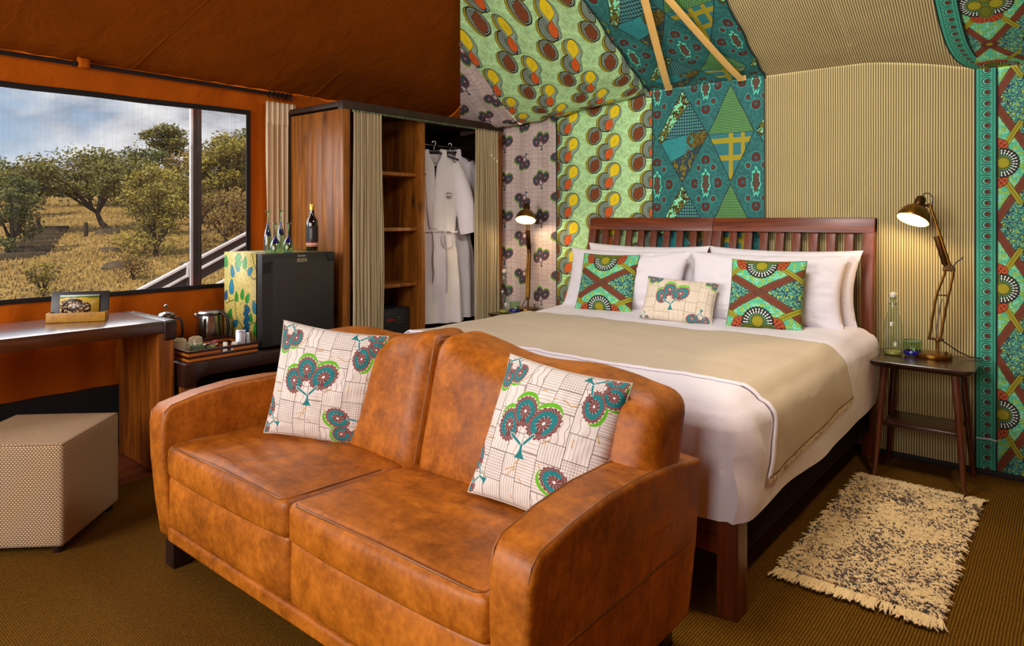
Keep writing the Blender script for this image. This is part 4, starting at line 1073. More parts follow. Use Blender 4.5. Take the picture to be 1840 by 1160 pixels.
sh = empty('sachet_holder', (-3.76, 1.80, TZ), 'small black caddy with green stripes filled with sachets', 'caddy')
R0 = Matrix.Translation((-3.765, 1.805, TZ)) @ Matrix.Rotation(math.radians(55), 4, 'Z')
box('caddy_box', -.040, .040, -.026, .026, 0, .066, plain('caddy_black', (16, 18, 10), .4), sh, .002, M=R0)
for k in range(8): box('stripe', -.036+k*.0095, -.034+k*.0095, -.0275, -.0255, .030, .062, M_leafg, sh, 0, M=R0)
for k in range(4): box('tea_bag', -.034+k*.016, -.020+k*.016, -.016, .018, .064, .074, M_ceramic if k % 2 else M_leafg, sh, .001, M=R0 @ Matrix.Rotation(.1*k-.15, 4, 'Y'))

def pack(name, loc, rz, tilt, size, mat, label, cat, group, n=4, sp=.006, extra=None):
    for k in range(n):
        r = empty(name, (loc[0]+sp*k*math.cos(rz+PI/2)*1.0, loc[1]+sp*k*math.sin(rz+PI/2), loc[2]+.000), label(k), cat, group)
        Mt = Matrix.Rotation(tilt+.05*k, 4, 'X')
        bm = bmesh.new(); bm_box(bm, -size[0]/2, size[0]/2, -size[1]/2, size[1]/2, 0, size[2], min(size)*.3, 2, Mt)
        o = link('packet', bm_mesh(bm), mat, None, (0, 0, 0), 50); o.parent = r; o.location = (0, 0, 0)
        bm = bmesh.new(); bm_box(bm, -size[0]/2, size[0]/2, -size[1]*.3, size[1]*.3, size[2]-.001, size[2]+.005, .0005, 1, Mt)
        o = link('crimped_end', bm_mesh(bm), mat, None, (0, 0, 0), 50); o.parent = r; o.location = (0, 0, 0)
        r.rotation_euler.z = rz+.1*math.sin(k*2.3)
ordn = ['first', 'second', 'third', 'fourth', 'fifth', 'sixth']
pack('sugar_sachet', (-3.70, 1.925, TZ), math.radians(62), -.35, (.022, .004, .062), M_paper, lambda k: 'white paper sugar sachet by the tray handle hole, %s from the tray front' % ordn[k], 'sachet', 'white sugar sachets', 5, .008)
pack('sugar_sachet', (-3.72, 1.985, TZ), math.radians(50), -.4, (.032, .004, .055), M_paper, lambda k: 'white paper sachet before the silver packets, %s from the tray front' % ordn[k], 'sachet', 'white creamer sachets', 3, .009)
pack('coffee_packet', (-3.755, 2.045, TZ), math.radians(58), -.15, (.052, .008, .108), M_foil, lambda k: 'tall silver foil packet in the tray corner, %s from the tray front' % ordn[k], 'packet', 'silver foil packets', 3, .022)
pack('coffee_packet', (-3.705, 2.072, TZ), math.radians(20), .12, (.024, .008, .104), M_foil, lambda k: 'narrow silver foil stick packet beside the mini fridge', 'packet', 'silver foil packets', 1)
for k in range(7):
    x, y = -3.80+.018*math.cos(k*2.1), 1.89+.026*math.sin(k*1.7)
    Mt = Matrix.Translation((x, y, TZ+.040+.007*(k % 3))) @ Matrix.Rotation(k*1.1, 4, 'Z') @ Matrix.Rotation(.5*math.sin(k*3), 4, 'X')
    o = box('tea_bag', -.018, .018, -.013, .013, 0, .006, (M_leafg, M_ceramic, plain('pink_wrapper', (170, 96, 96), .6))[k % 3], None, .0015, M=Mt)
    tag(o, ['green wrapped tea bag at the front of the loose heap on the tray', 'cream wrapped tea bag beside the front green one in the heap', 'pink wrapped tea bag in the middle of the heap on the tray', 'green wrapped tea bag toward the silver packets in the heap', 'cream wrapped tea bag nearest the kettle in the heap', 'pink wrapped tea bag at the far side of the heap', 'green wrapped tea bag nearest the upturned cups'][k], 'tea bag', 'tea bags heaped on the tray')
o = box('sachet_box', -3.88, -3.84, 1.935, 1.965, TZ, TZ+.06, M_red, None, .003); tag(o, 'small red box standing before the kettle base', 'box')

# ================================================================== MINI FRIDGE
FY0, FY1, FZ0, FZ1 = 2.15, 2.66, BZ, 1.135
fr = empty('mini_fridge', (-3.93, 2.4, BZ), 'black mini fridge wrapped in yellow leaf print vinyl', 'fridge')
box('cabinet', -4.14, -3.765, FY0+.004, FY1-.004, FZ0, FZ1-.004, M_blackp, fr, .003)
sheet('side_cover', lambda u, v: (-4.14+u*.375, FY0-.001, FZ0+.005+v*(FZ1-FZ0-.005)), 2, 2, M_floral, fr, lambda u, v: (u*.8, v), .002)
sheet('top_cover', lambda u, v: (-4.14+u*.375, FY0+v*(FY1-FY0), FZ1), 2, 2, M_floral, fr, lambda u, v: (u*.8, v), .002)
box('door', -3.765, -3.705, FY0+.002, FY1-.002, FZ0+.012, FZ1-.002, M_fridge, fr, .006)
box('door_inset', -3.7055, -3.702, FY0+.072, FY1-.010, FZ0+.02, FZ1-.030, plain('fridge_panel', (46, 43, 42), .5, var=.05), fr, .002)
box('handle_recess', -3.7052, -3.7045, FY0+.010, FY0+.060, FZ1-.115, FZ1-.055, plain('recess_black', (10, 10, 10), .5), fr, 0)
box('handle_lip', -3.7045, -3.698, FY0+.006, FY0+.066, FZ1-.055, FZ1-.045, M_fridge, fr, .002)
box('hinge_cap', -3.705, -3.696, FY1-.055, FY1-.003, FZ1-.06, FZ1-.004, M_blackp, fr, .004)
box('badge_plate', -3.702, -3.7005, 2.385, 2.455, FZ1-.058, FZ1-.036, plain('badge_silver', (176, 168, 140), .35, .7), fr, .001)
for k in range(2): box('badge_mark', -3.7005, -3.700, 2.395, 2.445, FZ1-.045-k*.006, FZ1-.043-k*.006, M_blackp, fr, 0)
def text(name, body, size, mat, parent, M, ext=.0004):
    cu = bpy.data.curves.new(name, 'FONT'); cu.body = body; cu.size = size; cu.extrude = ext; cu.align_x = 'CENTER'; cu.align_y = 'CENTER'
    t = bpy.data.objects.new(name+'_tmp', cu); COL.objects.link(t)
    dg = bpy.context.evaluated_depsgraph_get(); me = bpy.data.meshes.new_from_object(t.evaluated_get(dg)); bpy.data.objects.remove(t)
    me.materials.clear(); me.transform(M); return link(name, me, mat, parent)
text('brand_lettering', 'Dometic', .016, M_white_p, fr, Matrix.Translation((-3.7045, 2.42, FZ1-.020)) @ Matrix.Rotation(PI/2, 4, 'Z') @ Matrix.Rotation(PI/2, 4, 'X'))

# glasses and wine on the fridge
def wineglass(h, rb_, rt, label, loc, k):
    r = empty('wine_glass', (0, 0, 0), label, 'wine glass', 'upturned glasses on the mini fridge')
    hb = h*.48 if h < .22 else h*.62
    lathe('bowl', [(rb_, 0), (rb_*1.02, .01), (rb_*.98, hb*.5), (rb_*.62, hb*.85), (.008, hb)], (0, 0, 0), M_glassg, r, 24)
    lathe('blue_band', [(rb_*.80, hb*.62), (rb_*.66, hb*.82), (rb_*.3, hb*.97), (.007, hb*1.12), (.005, hb*1.14)], (0, 0, 0), M_blueg, r, 24)
    lathe('stem', [(.006, hb), (.0045, (hb+h)/2), (.007, h-.008)], (0, 0, 0), M_glassg, r, 12)
    lathe('foot', [(.004, h-.010), (.018, h-.004), (rt, h-.001), (rt, h+.001), (.0, h+.002)], (0, 0, 0), M_glassg, r, 24)
    r.location = loc; return r
GZ = FZ1+.0015
wineglass(.255, .026, .034, 'tall upturned blue-stemmed glass, leftmost on the mini fridge', (-3.90, 2.305, GZ), 0)
wineglass(.262, .026, .034, 'tall upturned blue-stemmed glass behind the two short ones', (-3.95, 2.425, GZ), 1)
wineglass(.178, .034, .036, 'short upturned blue-banded glass between the two tall ones', (-3.83, 2.315, GZ), 2)
wineglass(.182, .034, .036, 'short upturned blue-banded glass nearest the wine bottle', (-3.83, 2.405, GZ), 3)
wb_ = empty('wine_bottle', (-3.84, 2.585, GZ), 'dark wine bottle with gold cap standing on the mini fridge', 'bottle')
c0 = (-3.84, 2.585, GZ)
lathe('glass_body', [(0, 0), (.036, 0), (.038, .005), (.038, .175), (.034, .20), (.018, .225), (.0145, .245), (.0145, .285), (0, .285)], c0, M_winedk, wb_, 32)
lathe('cap', [(.0152, .262), (.0158, .30), (.014, .304), (0, .304)], c0, M_gold, wb_, 20)
lathe('label', [(.0386, .055), (.0386, .16)], c0, M_label_k, wb_, 32)
lathe('label_band', [(.0388, .028), (.0388, .040)], c0, plain('band_orange', (214, 120, 60), .5), wb_, 32)
lathe('label_band', [(.0388, .041), (.0388, .049)], c0, M_paper, wb_, 32); lathe('label_band', [(.0388, .050), (.0388, .058)], c0, M_red, wb_, 32)
box('label_panel', -3.84+.0372, -3.84+.0392, 2.575, 2.592, GZ+.075, GZ+.145, plain('label_grey', (110, 104, 104), .5), wb_, .0005, M=Matrix.Translation(c0) @ Matrix.Rotation(-.75, 4, 'Z') @ Matrix.Translation([-q for q in c0]))

# ================================================================== OTTOMAN
ot = empty('ottoman', (-3.43, .965, 0), 'beige basket weave cube ottoman before the desk', 'ottoman')
a = math.radians(136); L = .46
A = Vector((-3.135, .955, 0)); d1 = Vector((-.70, .715, 0)).normalized(); d2 = Vector((-.715, -.70, 0)).normalized()
cen = A+d1*L/2+d2*L/2
Rm = Matrix.Rotation(math.atan2(d1.y, d1.x), 4, 'Z')
me = rbox_mesh(cen.x, cen.y, .235, L/2, L/2, .208, .018, (8, 8, 8), lambda q, p: p+Vector((0, 0, .008*(1-q.x**2)*(1-q.y**2))) if p.z > 0 else p, None, Rm)
bm = bmesh.new(); bm.from_mesh(me); uvl = bm.loops.layers.uv.new('UVMap'); Ri = Rm.inverted()
for f in bm.faces:
    n_ = (Ri @ f.normal); ax = max(range(3), key=lambda i: abs(n_[i]))
    for lp_ in f.loops:
        p = Ri @ (lp_.vert.co-cen); lp_[uvl].uv = (p.x, p.y) if ax == 2 else ((p.y, p.z) if ax == 0 else (p.x, p.z))
bm.to_mesh(me); bm.free()
link('padded_body', me, M_weave, ot, smooth=60)
for s1 in (.08, .92):
    for s2 in (.08, .92):
        p = A+d1*L*s1+d2*L*s2; lathe('foot', [(0, 0), (.022, 0), (.025, .034), (0, .034)], (p.x, p.y, 0), M_foot, ot, 12)
tp = [A+d1*.006+d2*.006, A+d1*(L-.006)+d2*.006, A+d1*(L-.006)+d2*(L-.006), A+d1*.006+d2*(L-.006)]
for q in range(4):
    tube('piping', [Vector((*tp[q].xy, .437)), Vector((*tp[(q+1) % 4].xy, .437))], .0035, plain('tan_piping', (140, 108, 74), .8), ot, 6)

# ================================================================== SOFA
so = empty('sofa', (-1.87, 1.6, 0), 'two seat tan leather sofa with curved camelback at the foot of the bed', 'sofa')
XL, XR, SF, SB = -2.86, -.91, 1.165, 2.03
# arms
def arm(s):
    inner = XL+.135 if s < 0 else XR-.135
    outer = XL if s < 0 else XR
    poly = [(SF+.03, .10), (SF+.012, .25), (SF+.0, .42), (SF+.0, .55), (SF+.012, .595), (SF+.04, .618), (SF+.16, .643), (SF+.32, .658), (SF+.50, .655), (SF+.68, .638), (SB, .605), (SB+.01, .35), (SB-.01, .10)]
    def sh_(co):
        k = (co.x-inner)/(outer-inner)
        o = .045*(1-co.z/.62) if k > .5 else 0
        return Vector((co.x-(1 if s > 0 else -1)*o, co.y, co.z-.010*k))
    o = prism('arm', poly, 'YZ', min(inner, outer), max(inner, outer), M_leather, so, .022, 5, shear=sh_)
    # piping lines along the outer and inner top edge
    for xx in (outer-s*.012, inner+s*.012):
        pts = [(xx-s*(.045*(1-z/.62) if xx == outer-s*.012 else 0), y, z-(.0165 if xx == outer-s*.012 else .0065)+.0045) for y, z in poly[2:11]]
        pts = [(x, y+(-.0 if i > 1 else .004), z) for i, (x, y, z) in enumerate(pts)]
        tube('arm_piping', pts, .0028, M_piping, o, 6)
    if s > 0:
        tube('side_seam', [(outer-.022+.003, SF+.06, .345), (outer-.019, SB-.04, .352)], .004, M_piping, o, 6)
    return o
arm(-1); arm(1)
ix0, ix1 = XL+.140, XR-.140; mx = (ix0+ix1)/2
# base front with rounded centre bulge
def basefn(q, p):
    if q.y < -.5: p = p+Vector((0, -.014*(1-abs(q.z)**2)*(1-abs(q.x)**6), 0))+Vector((0, .004*nz3(p.x*8, p.z*8, 2), 0))
    return p
hw = (ix1-ix0)/4
for k in (0, 1):
    rbox('base_panel', (ix0+hw+2*hw*k, SF+.42, .255), (hw-.001, .40, .105), .022, (18, 8, 8), M_leather, so, basefn)
rbox('bottom_rail', ((ix0+ix1)/2, SF+.42, .125), ((ix1-ix0)/2-.001, .405, .028), .012, (30, 6, 4), M_leather, so)
def seatfn(seed):
    def f(q, p):
        t = (1-q.x**4)*(1-max(0, -q.y)**6)
        if p.z > 0: p = p+Vector((0, 0, .016*t-.020*(q.y+1)/2+.004*nz3(p.x*4, p.y*4, seed)+.0022*math.sin(p.y*70+6*nz3(p.x*3, p.y*3, seed))*max(0, 1-abs(q.x)*1.2)))
        if q.y < -.8: p = p+Vector((0, -.012*(1-q.z**2)*(1-q.x**4), 0))
        if p.z < 0 and q.y < -.5: p = p+Vector((0, .0, -.012*(1-abs(q.x)**3)))
        return p
    return f
for k in (0, 1):
    c_ = rbox('seat_cushion', (ix0+hw+2*hw*k, SF+.285, .410), (hw-.002, .275, .062), .026, (44, 44, 6), M_leather, so, seatfn(k))
    x0, x1 = ix0+2*hw*k+.020, ix0+2*hw*(k+1)-.020
    tube('cushion_piping', [(x0, SF+.40, .458), (x0, SF+.10, .470), (x0+.006, SF+.030, .469), (x0+.03, SF+.016, .470), ((x0+x1)/2, SF+.006, .480), (x1-.03, SF+.016, .470), (x1-.006, SF+.030, .469), (x1, SF+.10, .470), (x1, SF+.40, .458)], .0035, M_piping, c_, 6)
# back: two halves, camel hump at the middle seam
def hump(x):
    d = abs(x+1.84)/(ix1-ix0)*2
    return .836+.084*math.exp(-(d/.36)**2)+.028*math.exp(-((d-.72)/.22)**2)-.012*max(0, d-.9)*8
def backfn(cx):
    def f(q, p):
        x = cx+p.x
        t = (q.z+1)/2
        top = hump(x)
        zc = .625; z = (zc+p.z)
        k = max(0, min(1, (z-.42)/(.845-.42)))
        z2 = .42+(z-.42)*(top-.42)/(.845-.42) if z > .42 else z
        p = Vector((p.x, p.y+.12*(k-.35), z2-zc))
        if q.y < 0:
            side = abs(q.x); p.y -= .026*(1-side**4)*(1-abs(q.z)**3)
            inner = (x-mx)/(hw*2)
        p.y += .003*nz3(x*7, z*7, 4)
        return p
    return f
bsm = -1.84
for xa_, xb_ in ((-2.70, bsm), (bsm, -.918)):
    cx = (xa_+xb_)/2
    rbox('back_cushion', (cx, SF+.635, .625), ((xb_-xa_)/2-.0005, .115, .220), .064, (40, 8, 26), M_leather, so, backfn(cx))
pts = []
for t in [i/16 for i in range(17)]:
    z = .47+(hump(bsm)-.012-.47)*min(1, t*1.25); k = (z-.42)/.5
    y = SF+.635-.115+.12*(k*1.0-.35)-.002 + .010 + max(0, t-.78)*.42
    pts.append((bsm, y, z-.004+(.0 if t < .8 else -.02*(t-.8))))
tube('back_seam', pts, .003, M_piping, so, 6)
for x, y in ((XL+.15, SF+.05), (XR-.15, SF+.05), (XL+.15, SB-.07), (XR-.12, SB-.07)):
    prism('foot', [(x-.035, y-.03), (x+.035, y-.03), (x+.035, y+.035), (x-.035, y+.035)], 'XY', 0, .10, M_foot, so, .003)

# ================================================================== CUSHIONS AND PILLOWS
def cushion_mesh(name, W, Hh, T_, mat, parent, n=44, pinch=.05, seed=0, ear=0, wrk=.006, crease=0):
    def f(s):
        def g(u, v):
            x, y = u*2-1, v*2-1
            e = max(0, (1-abs(x)**2.3)*(1-abs(y)**2.3))**.52
            px = x*(1-pinch*(1-y*y)*abs(x)**3); py = y*(1-pinch*(1-x*x)*abs(y)**3)
            t = T_/2*e
            t += wrk*nz3(x*3.1, y*3.1, seed+s*5)*e+wrk*.7*nz3(x*8, y*8, seed+s)*e
            if crease: t -= crease*math.exp(-((x+.15*y)/.12)**2)*max(0, y)*e
            # creases that radiate from the corners
            for cx_, cy_ in ((-1, -1), (1, -1), (-1, 1), (1, 1)):
                dx_, dy_ = x-cx_, y-cy_; r_ = math.hypot(dx_, dy_)
                t += wrk*.9*math.sin(math.atan2(dy_, dx_)*14+seed)*max(0, 1-r_/.75)*min(1, r_*5)*e
            return (px*W/2, s*t, py*Hh/2)
        return g
    vs, uv, fs = [], [], []
    m = n+1
    for s in (-1, 1):
        g = f(s)
        for j in range(m):
            for i in range(m): vs.append(g(i/n, j/n)); uv.append((i/n, j/n))
    idx = lambda s, i, j: (0 if s < 0 else m*m)+j*m+i
    for j in range(n):
        for i in range(n):
            fs.append((idx(-1, i, j), idx(-1, i+1, j), idx(-1, i+1, j+1), idx(-1, i, j+1)))
            fs.append((idx(1, i, j+1), idx(1, i+1, j+1), idx(1, i+1, j), idx(1, i, j)))
    me = bpy.data.meshes.new(name); me.from_pydata(vs, [], fs)
    l = me.uv_layers.new(name='UVMap')
    for lp_ in me.loops: l.data[lp_.index].uv = uv[lp_.vertex_index]
    bm = bmesh.new(); bm.from_mesh(me); bmesh.ops.remove_doubles(bm, verts=bm.verts, dist=.0004); bm.to_mesh(me); bm.free()
    o = link(name, me, mat, None, (0, 0, 0), 80); o.location = (0, 0, 0); o.parent = parent; return o
def edge_piping(W, Hh, parent, mat, pinch, r=.0022):
    pts = []
    for a, b, n in (((-1, -1), (1, -1), 10), ((1, -1), (1, 1), 10), ((1, 1), (-1, 1), 10), ((-1, 1), (-1, -1), 10)):
        for k in range(n):
            t = k/n; x, y = a[0]+(b[0]-a[0])*t, a[1]+(b[1]-a[1])*t
            pts.append((x*(1-pinch*(1-y*y)*abs(x)**3)*W/2, 0, y*(1-pinch*(1-x*x)*abs(y)**3)*Hh/2))
    pts.append(pts[0]); bm = bmesh.new(); bm_tube(bm, pts, r, 6, False)
    o = link('edge_seam', bm_mesh(bm), mat, None, (0, 0, 0), 60); o.location = (0, 0, 0); o.parent = parent
def cushion(name, W, Hh, T_, mat, label, group, base_mid, xdir, lean, roll=0, n=44, pinch=.05, seed=0, cat='cushion', seammat=None, crease=0, wrk=.006):
    """base_mid: world point of the middle of the bottom edge; xdir: world angle of the cushion's x axis; lean back in rad"""
    r = empty(name, (0, 0, 0), label, cat, group)
    cushion_mesh('cover', W, Hh, T_, mat, r, n, pinch, seed, 0, wrk, crease)
    if seammat: edge_piping(W, Hh, r, seammat, pinch)
    Mw = Matrix.Translation(base_mid) @ Matrix.Rotation(xdir, 4, 'Z') @ Matrix.Rotation(-lean, 4, 'X') @ Matrix.Rotation(roll, 4, 'Y') @ Matrix.Translation((0, 0, Hh/2))
    r.matrix_world = Mw; r.location = Mw.to_translation(); r.rotation_euler = Mw.to_euler(); return r
M_cseam = plain('cushion_seam', (214, 200, 182), .8)
M_gseam = plain('green_seam', (96, 110, 40), .8)
cushion('sofa_cushion', .45, .45, .15, M_tree_c, 'white tree print cushion at the left end of the leather sofa', 'tree print cushions on the sofa', (-2.325, 1.585, .462), math.radians(32), .14, math.radians(7), 60, .06, 1, seammat=M_cseam)
cushion('sofa_cushion', .45, .45, .15, M_tree_c, 'white tree print cushion leaning by the right arm of the leather sofa', 'tree print cushions on the sofa', (-1.262, 1.585, .468), math.radians(6), .42, math.radians(5), 60, .06, 2, seammat=M_cseam)

# ================================================================== BED
BX0, BX1, BY0 = -2.82, -.895, 2.23
bed = empty('bed', (-1.86, 3.3, 0), 'king bed with reddish brown slatted double headboard', 'bed')
for x in (BX1-.075+.02, BX0):
    prism('leg', [(x, BY0), (x+.075, BY0), (x+.075, BY0+.085), (x, BY0+.085)], 'XY', 0, .42, M_bedw, bed, .004)
box('foot_rail', BX0+.075, BX1-.055, BY0+.015, BY0+.05, .20, .40, M_bedh, bed, .004)
M_rail = fabric('dark_side_rail', (26, 10, 4), .9, sheen=0, spec=.1)
for x in (BX1-.03, BX0+.03): box('side_rail', x-.015, x+.015, BY0+.085, 4.24, .165, .40, M_rail, bed, .004)
box('mattress_base', BX0+.03, BX1-.05, BY0+.06, 4.23, .36, .41, M_bedw, bed, .004)
HT = 1.348
def postpoly(t=.05):
    f = [(4.275, 0), (4.262, .45), (4.245, .80), (4.252, 1.0), (4.28, 1.2), (4.315, HT)]
    return [(y, z) for y, z in f]+[(y+t, z) for y, z in f[::-1]]
hm = (BX0+BX1)/2
def py(z):
    f = [(4.275, 0), (4.262, .45), (4.245, .80), (4.252, 1.0), (4.28, 1.2), (4.315, HT)]
    for a_, b_ in zip(f, f[1:]):
        if z <= b_[1]: t = (z-a_[1])/(b_[1]-a_[1]); return a_[0]*(1-t)+b_[0]*t
    return f[-1][0]
for h0, h1 in ((BX0, hm-.001), (hm+.001, BX1)):
    for x in (h0, h1-.062): prism('headboard_post', postpoly(), 'YZ', x, x+.062, M_bedw, bed, .005)
    top = [(py(z)-.004, z) for z in (1.262, 1.30, HT+.002)]
    prism('headboard_rail', top+[(y+.058, z) for y, z in top[::-1]], 'YZ', h0-.0 if h0 == BX0 else h0, h1, M_bedh, bed, .006)
    prism('headboard_rail', [(py(z), z) for z in (.62, .70)]+[(py(z)+.04, z) for z in (.70, .62)], 'YZ', h0+.06, h1-.06, M_bedh, bed, .004)
    n = 8; w0, w1 = h0+.062, h1-.062; g = (w1-w0-n*.050)/(n+1)
    sl = None
    for k in range(n):
        x = w0+g+k*(.050+g)
        if sl is None:
            pp = [(py(z)+.012, z) for z in (.70, .85, 1.0, 1.13, 1.262)]
            sl = prism('slat', pp+[(y+.020, z) for y, z in pp[::-1]], 'YZ', x, x+.050, M_bedw, bed, .003); sx = x
        else:
            o = sl.copy(); COL.objects.link(o); o.location = (x-sx, 0, 0)

# duvet
DZ = .725
def duvfn(q, p):
    x, y, z = p
    if q.z < 0:                                 # hangs straight to the hem: only the upright corners stay round
        X0, Y0 = q.x*.985, q.y*.9975; ix, iy = max(-.90, min(.90, X0)), max(-.9125, min(.9125, Y0))
        dx, dy = X0-ix, Y0-iy; L = math.hypot(dx, dy)
        if abs(dx) > 1e-6 and abs(dy) > 1e-6: k = max(abs(dx), abs(dy))/L; X0, Y0 = ix+dx*k, iy+dy*k
        t_ = min(1, -q.z*2.5); x, y, z = x+(X0-x)*t_, y+(Y0-y)*t_, z+(q.z*(DZ-.335)/2-z)*t_
    if z > 0:
        t = max(0, (1-q.x**8)*(1-q.y**8))
        z += .020*t+.012*nz3(x*1.6, y*1.6, 2)+.006*nz3(x*5, y*7, 3)+.0035*nz3(x*14, y*5, 5)
        z += .035*max(0, q.y-.3)
    side = max(abs(q.x)-.86, 0)/.14
    if abs(q.x) > .9 and q.z < .9:
        b = (1-q.z**2) if q.z > 0 else 1-.45*q.z**2
        x += math.copysign(.030*b+.012*nz3(y*3, z*3, 6)+.003*math.sin(y*9+3*z*6)*(1-q.z)*.5, x)
    if q.y < -.9:
        y += -.020*(1-q.z**2 if q.z > 0 else 1-.5*q.z**2)+.008*nz3(x*3, z*4, 8)
        # envelope fold near the front right corner
        d = q.x*.985-.935; k = max(0, min(1, (.55-q.z)*2.5))
        e = math.exp(-(d/.009)**2); y += .020*e*k; x -= .006*e*k
        e = math.exp(-((d-.024)/.014)**2); y -= .008*e*k
        y += .004*math.sin((q.x*.985)*60+z*9)*k*max(0, 1-abs(d)*5)
    if q.x > .9 and q.y < -.55:
        k = (-.55-q.y)/.45; x += k*(.007*math.sin(z*30+y*20)+.007*math.sin(y*40+z*9))*(1-q.z**2)
    if q.z < -.9: z += .006*math.sin(x*5+y*4)-.010*max(0, -q.y-.6)*2
    return Vector((x, y, z))
dv = rbox('duvet', ((-2.835-.865)/2, (2.215+4.21)/2, (.335+DZ)/2), ((2.835-.865)/2, (4.21-2.215)/2, (DZ-.335)/2), .085, (200, 110, 30), M_sheet, None, duvfn)
tag(dv, 'white duvet covering the mattress and hanging over the bed sides', 'duvet')
# runner
def duv_top(X, Y):
    cx, cy = (-2.835-.865)/2, (2.215+4.21)/2; hx, hy, hz = .985, .9975, (DZ-.335)/2
    qx, qy = (X-cx)/hx, (Y-cy)/hy
    return (.335+DZ)/2+duvfn(Vector((qx, qy, 1)), Vector((X-cx, Y-cy, hz))).z
R_Y0, R_Y1 = 2.46, 3.48
def duv_side(Y, Z):
    cx, cy, cz = -1.85, (2.215+4.21)/2, (.335+DZ)/2; hx, hy, hz = .985, .9975, (DZ-.335)/2
    return cx+duvfn(Vector((1, (Y-cy)/hy, (Z-cz)/hz)), Vector((hx, Y-cy, Z-cz))).x
def duv_edge(sg, Y, a, lift):
    cx, cy, cz = -1.85, (2.215+4.21)/2, (.335+DZ)/2; hx, hy, hz, r = .985, .9975, (DZ-.335)/2, .085
    sn, cs = math.sin(a), math.cos(a)
    q = Vector((sg*((hx-r)+r*min(1, math.tan(a) if a < .8 else 1))/hx, (Y-cy)/hy, ((hz-r)+r*min(1, 1/math.tan(max(a, .01)) if a > .78 else 1))/hz))
    p = duvfn(q, Vector((sg*(hx-r+r*sn), Y-cy, hz-r+r*cs)))
    return cx+p.x+sg*sn*(lift+.003), cz+p.z+cs*(lift+.003)
def runner_pt(s, t, lift=.006):
    """s: along the width incl. the drops, t: 0 near edge .. 1 far edge"""
    # path across the bed: left drop, top, right drop
    Y = R_Y0+t*(R_Y1-R_Y0)+.02*nz3(s*2, t*2, 3)
    lo, ro = .20, .195-.06*t
    x0 = -2.835+.085; x1 = -.865-.085
    tot = lo+.13+(x1-x0)+.13+ro
    d = s*tot
    r = .09+lift
    if d < lo:
        z = DZ-.085-(lo-d); x = -2.835-.012-lift; 
        x -= .036*min(1, (DZ-.085-z)*5); 
    elif d < lo+.13:
        x, z = duv_edge(-1, Y, (1-(d-lo)/.13)*PI/2, lift)
    elif d < lo+.13+(x1-x0):
        x = x0+(d-lo-.13); z = duv_top(x, Y)+lift
        pass
    elif d < lo+.26+(x1-x0):
        x, z = duv_edge(1, Y, (d-lo-.13-(x1-x0))/.13*PI/2, lift)
    else:
        dd = d-(lo+.26+(x1-x0)); z = DZ-.085-dd
        Y += -.10*dd/.33*(1-t)+.06*t*dd
        x = duv_side(Y, z)+lift+.003+.004*(1+math.sin(Y*13))*min(1, dd*5)
    return (x, Y, z)
rn = empty('bed_runner', (-1.86, 2.9, .3), 'beige striped bed runner draped across the foot half of the bed', 'bed runner')
sheet('cloth', lambda u, v: runner_pt(u, v), 200, 60, M_runner, rn, lambda u, v: (v*1.05, u*2.5), .003)
sheet('white_edging', lambda u, v: tuple(Vector(runner_pt(u, v*.016-.010, .003+.006*v))), 200, 2, M_sheet, rn, None, .004)
sheet('white_edging', lambda u, v: tuple(Vector(runner_pt(u, 1.004+v*.006, .006))), 200, 2, M_sheet, rn, None, .004)
bm = bmesh.new()
for s_ in (0.0, 1.0):
    for k in range(150):
        t = k/149; p = Vector(runner_pt(s_, t, .006)); q = p+Vector((random.uniform(-.002, .004), random.uniform(-.006, .006), -random.uniform(.012, .020)))
        bm_tube(bm, [p, (p+q)/2+Vector((.002, 0, 0)), q], .0014, 4, False)
tag(link('fringe', bm_mesh(bm), plain('runner_fringe', (206, 188, 140), .9), rn), kind='stuff')

PZ = .748
cushion('pillow', .94, .45, .18, M_pillow, 'white pillow at the back left, against the headboard', 'white bed pillows', (-2.30, 4.12, PZ-.022), -.03, .18, 0, 50, .085, 11, 'pillow', wrk=.010)
cushion('pillow', .92, .45, .18, M_pillow, 'white pillow at the back right, against the headboard', 'white bed pillows', (-1.385, 4.10, PZ-.022), -.06, .18, 0, 50, .085, 12, 'pillow', wrk=.010)
cushion('pillow', .90, .42, .18, M_pillow, 'white pillow in front on the left, behind the green cushion', 'white bed pillows', (-2.33, 3.90, PZ-.012), .02, .30, 0, 50, .08, 13, 'pillow', wrk=.012, crease=.02)
cushion('pillow', .90, .43, .18, M_pillow, 'white pillow in front on the right, behind the green cushion', 'white bed pillows', (-1.41, 3.90, PZ-.012), .07, .34, 0, 50, .08, 14, 'pillow', wrk=.012)
def crossuv(o, u0, u1, v0, v1):
    for d in o.children[0].data.uv_layers[0].data: d.uv = (u0+(u1-u0)*d.uv[0], v0+(v1-v0)*d.uv[1])
c1 = cushion('bed_cushion', .40, .40, .12, M_cross_p, 'square green and brown print cushion on the left of the bed', 'green print cushions on the bed', (-2.375, 3.77, PZ-.012), .13, .37, 0, 50, .05, 21, seammat=M_gseam)
crossuv(c1, .24, .80, .06, 1.02)
c2 = cushion('bed_cushion', .40, .40, .12, M_cross_p, 'square green and brown print cushion on the right of the bed', 'green print cushions on the bed', (-1.32, 3.715, PZ-.008), .13, .37, 0, 50, .05, 22, seammat=M_gseam)
crossuv(c2, .255, .815, .03, .99)
cushion('bed_cushion', .43, .27, .10, M_tree_s, 'small oblong tree print cushion in the middle of the bed', 'bed cushions', (-1.815, 3.665, PZ-.008), .2, .46, math.radians(4), 50, .06, 23, seammat=M_cseam)

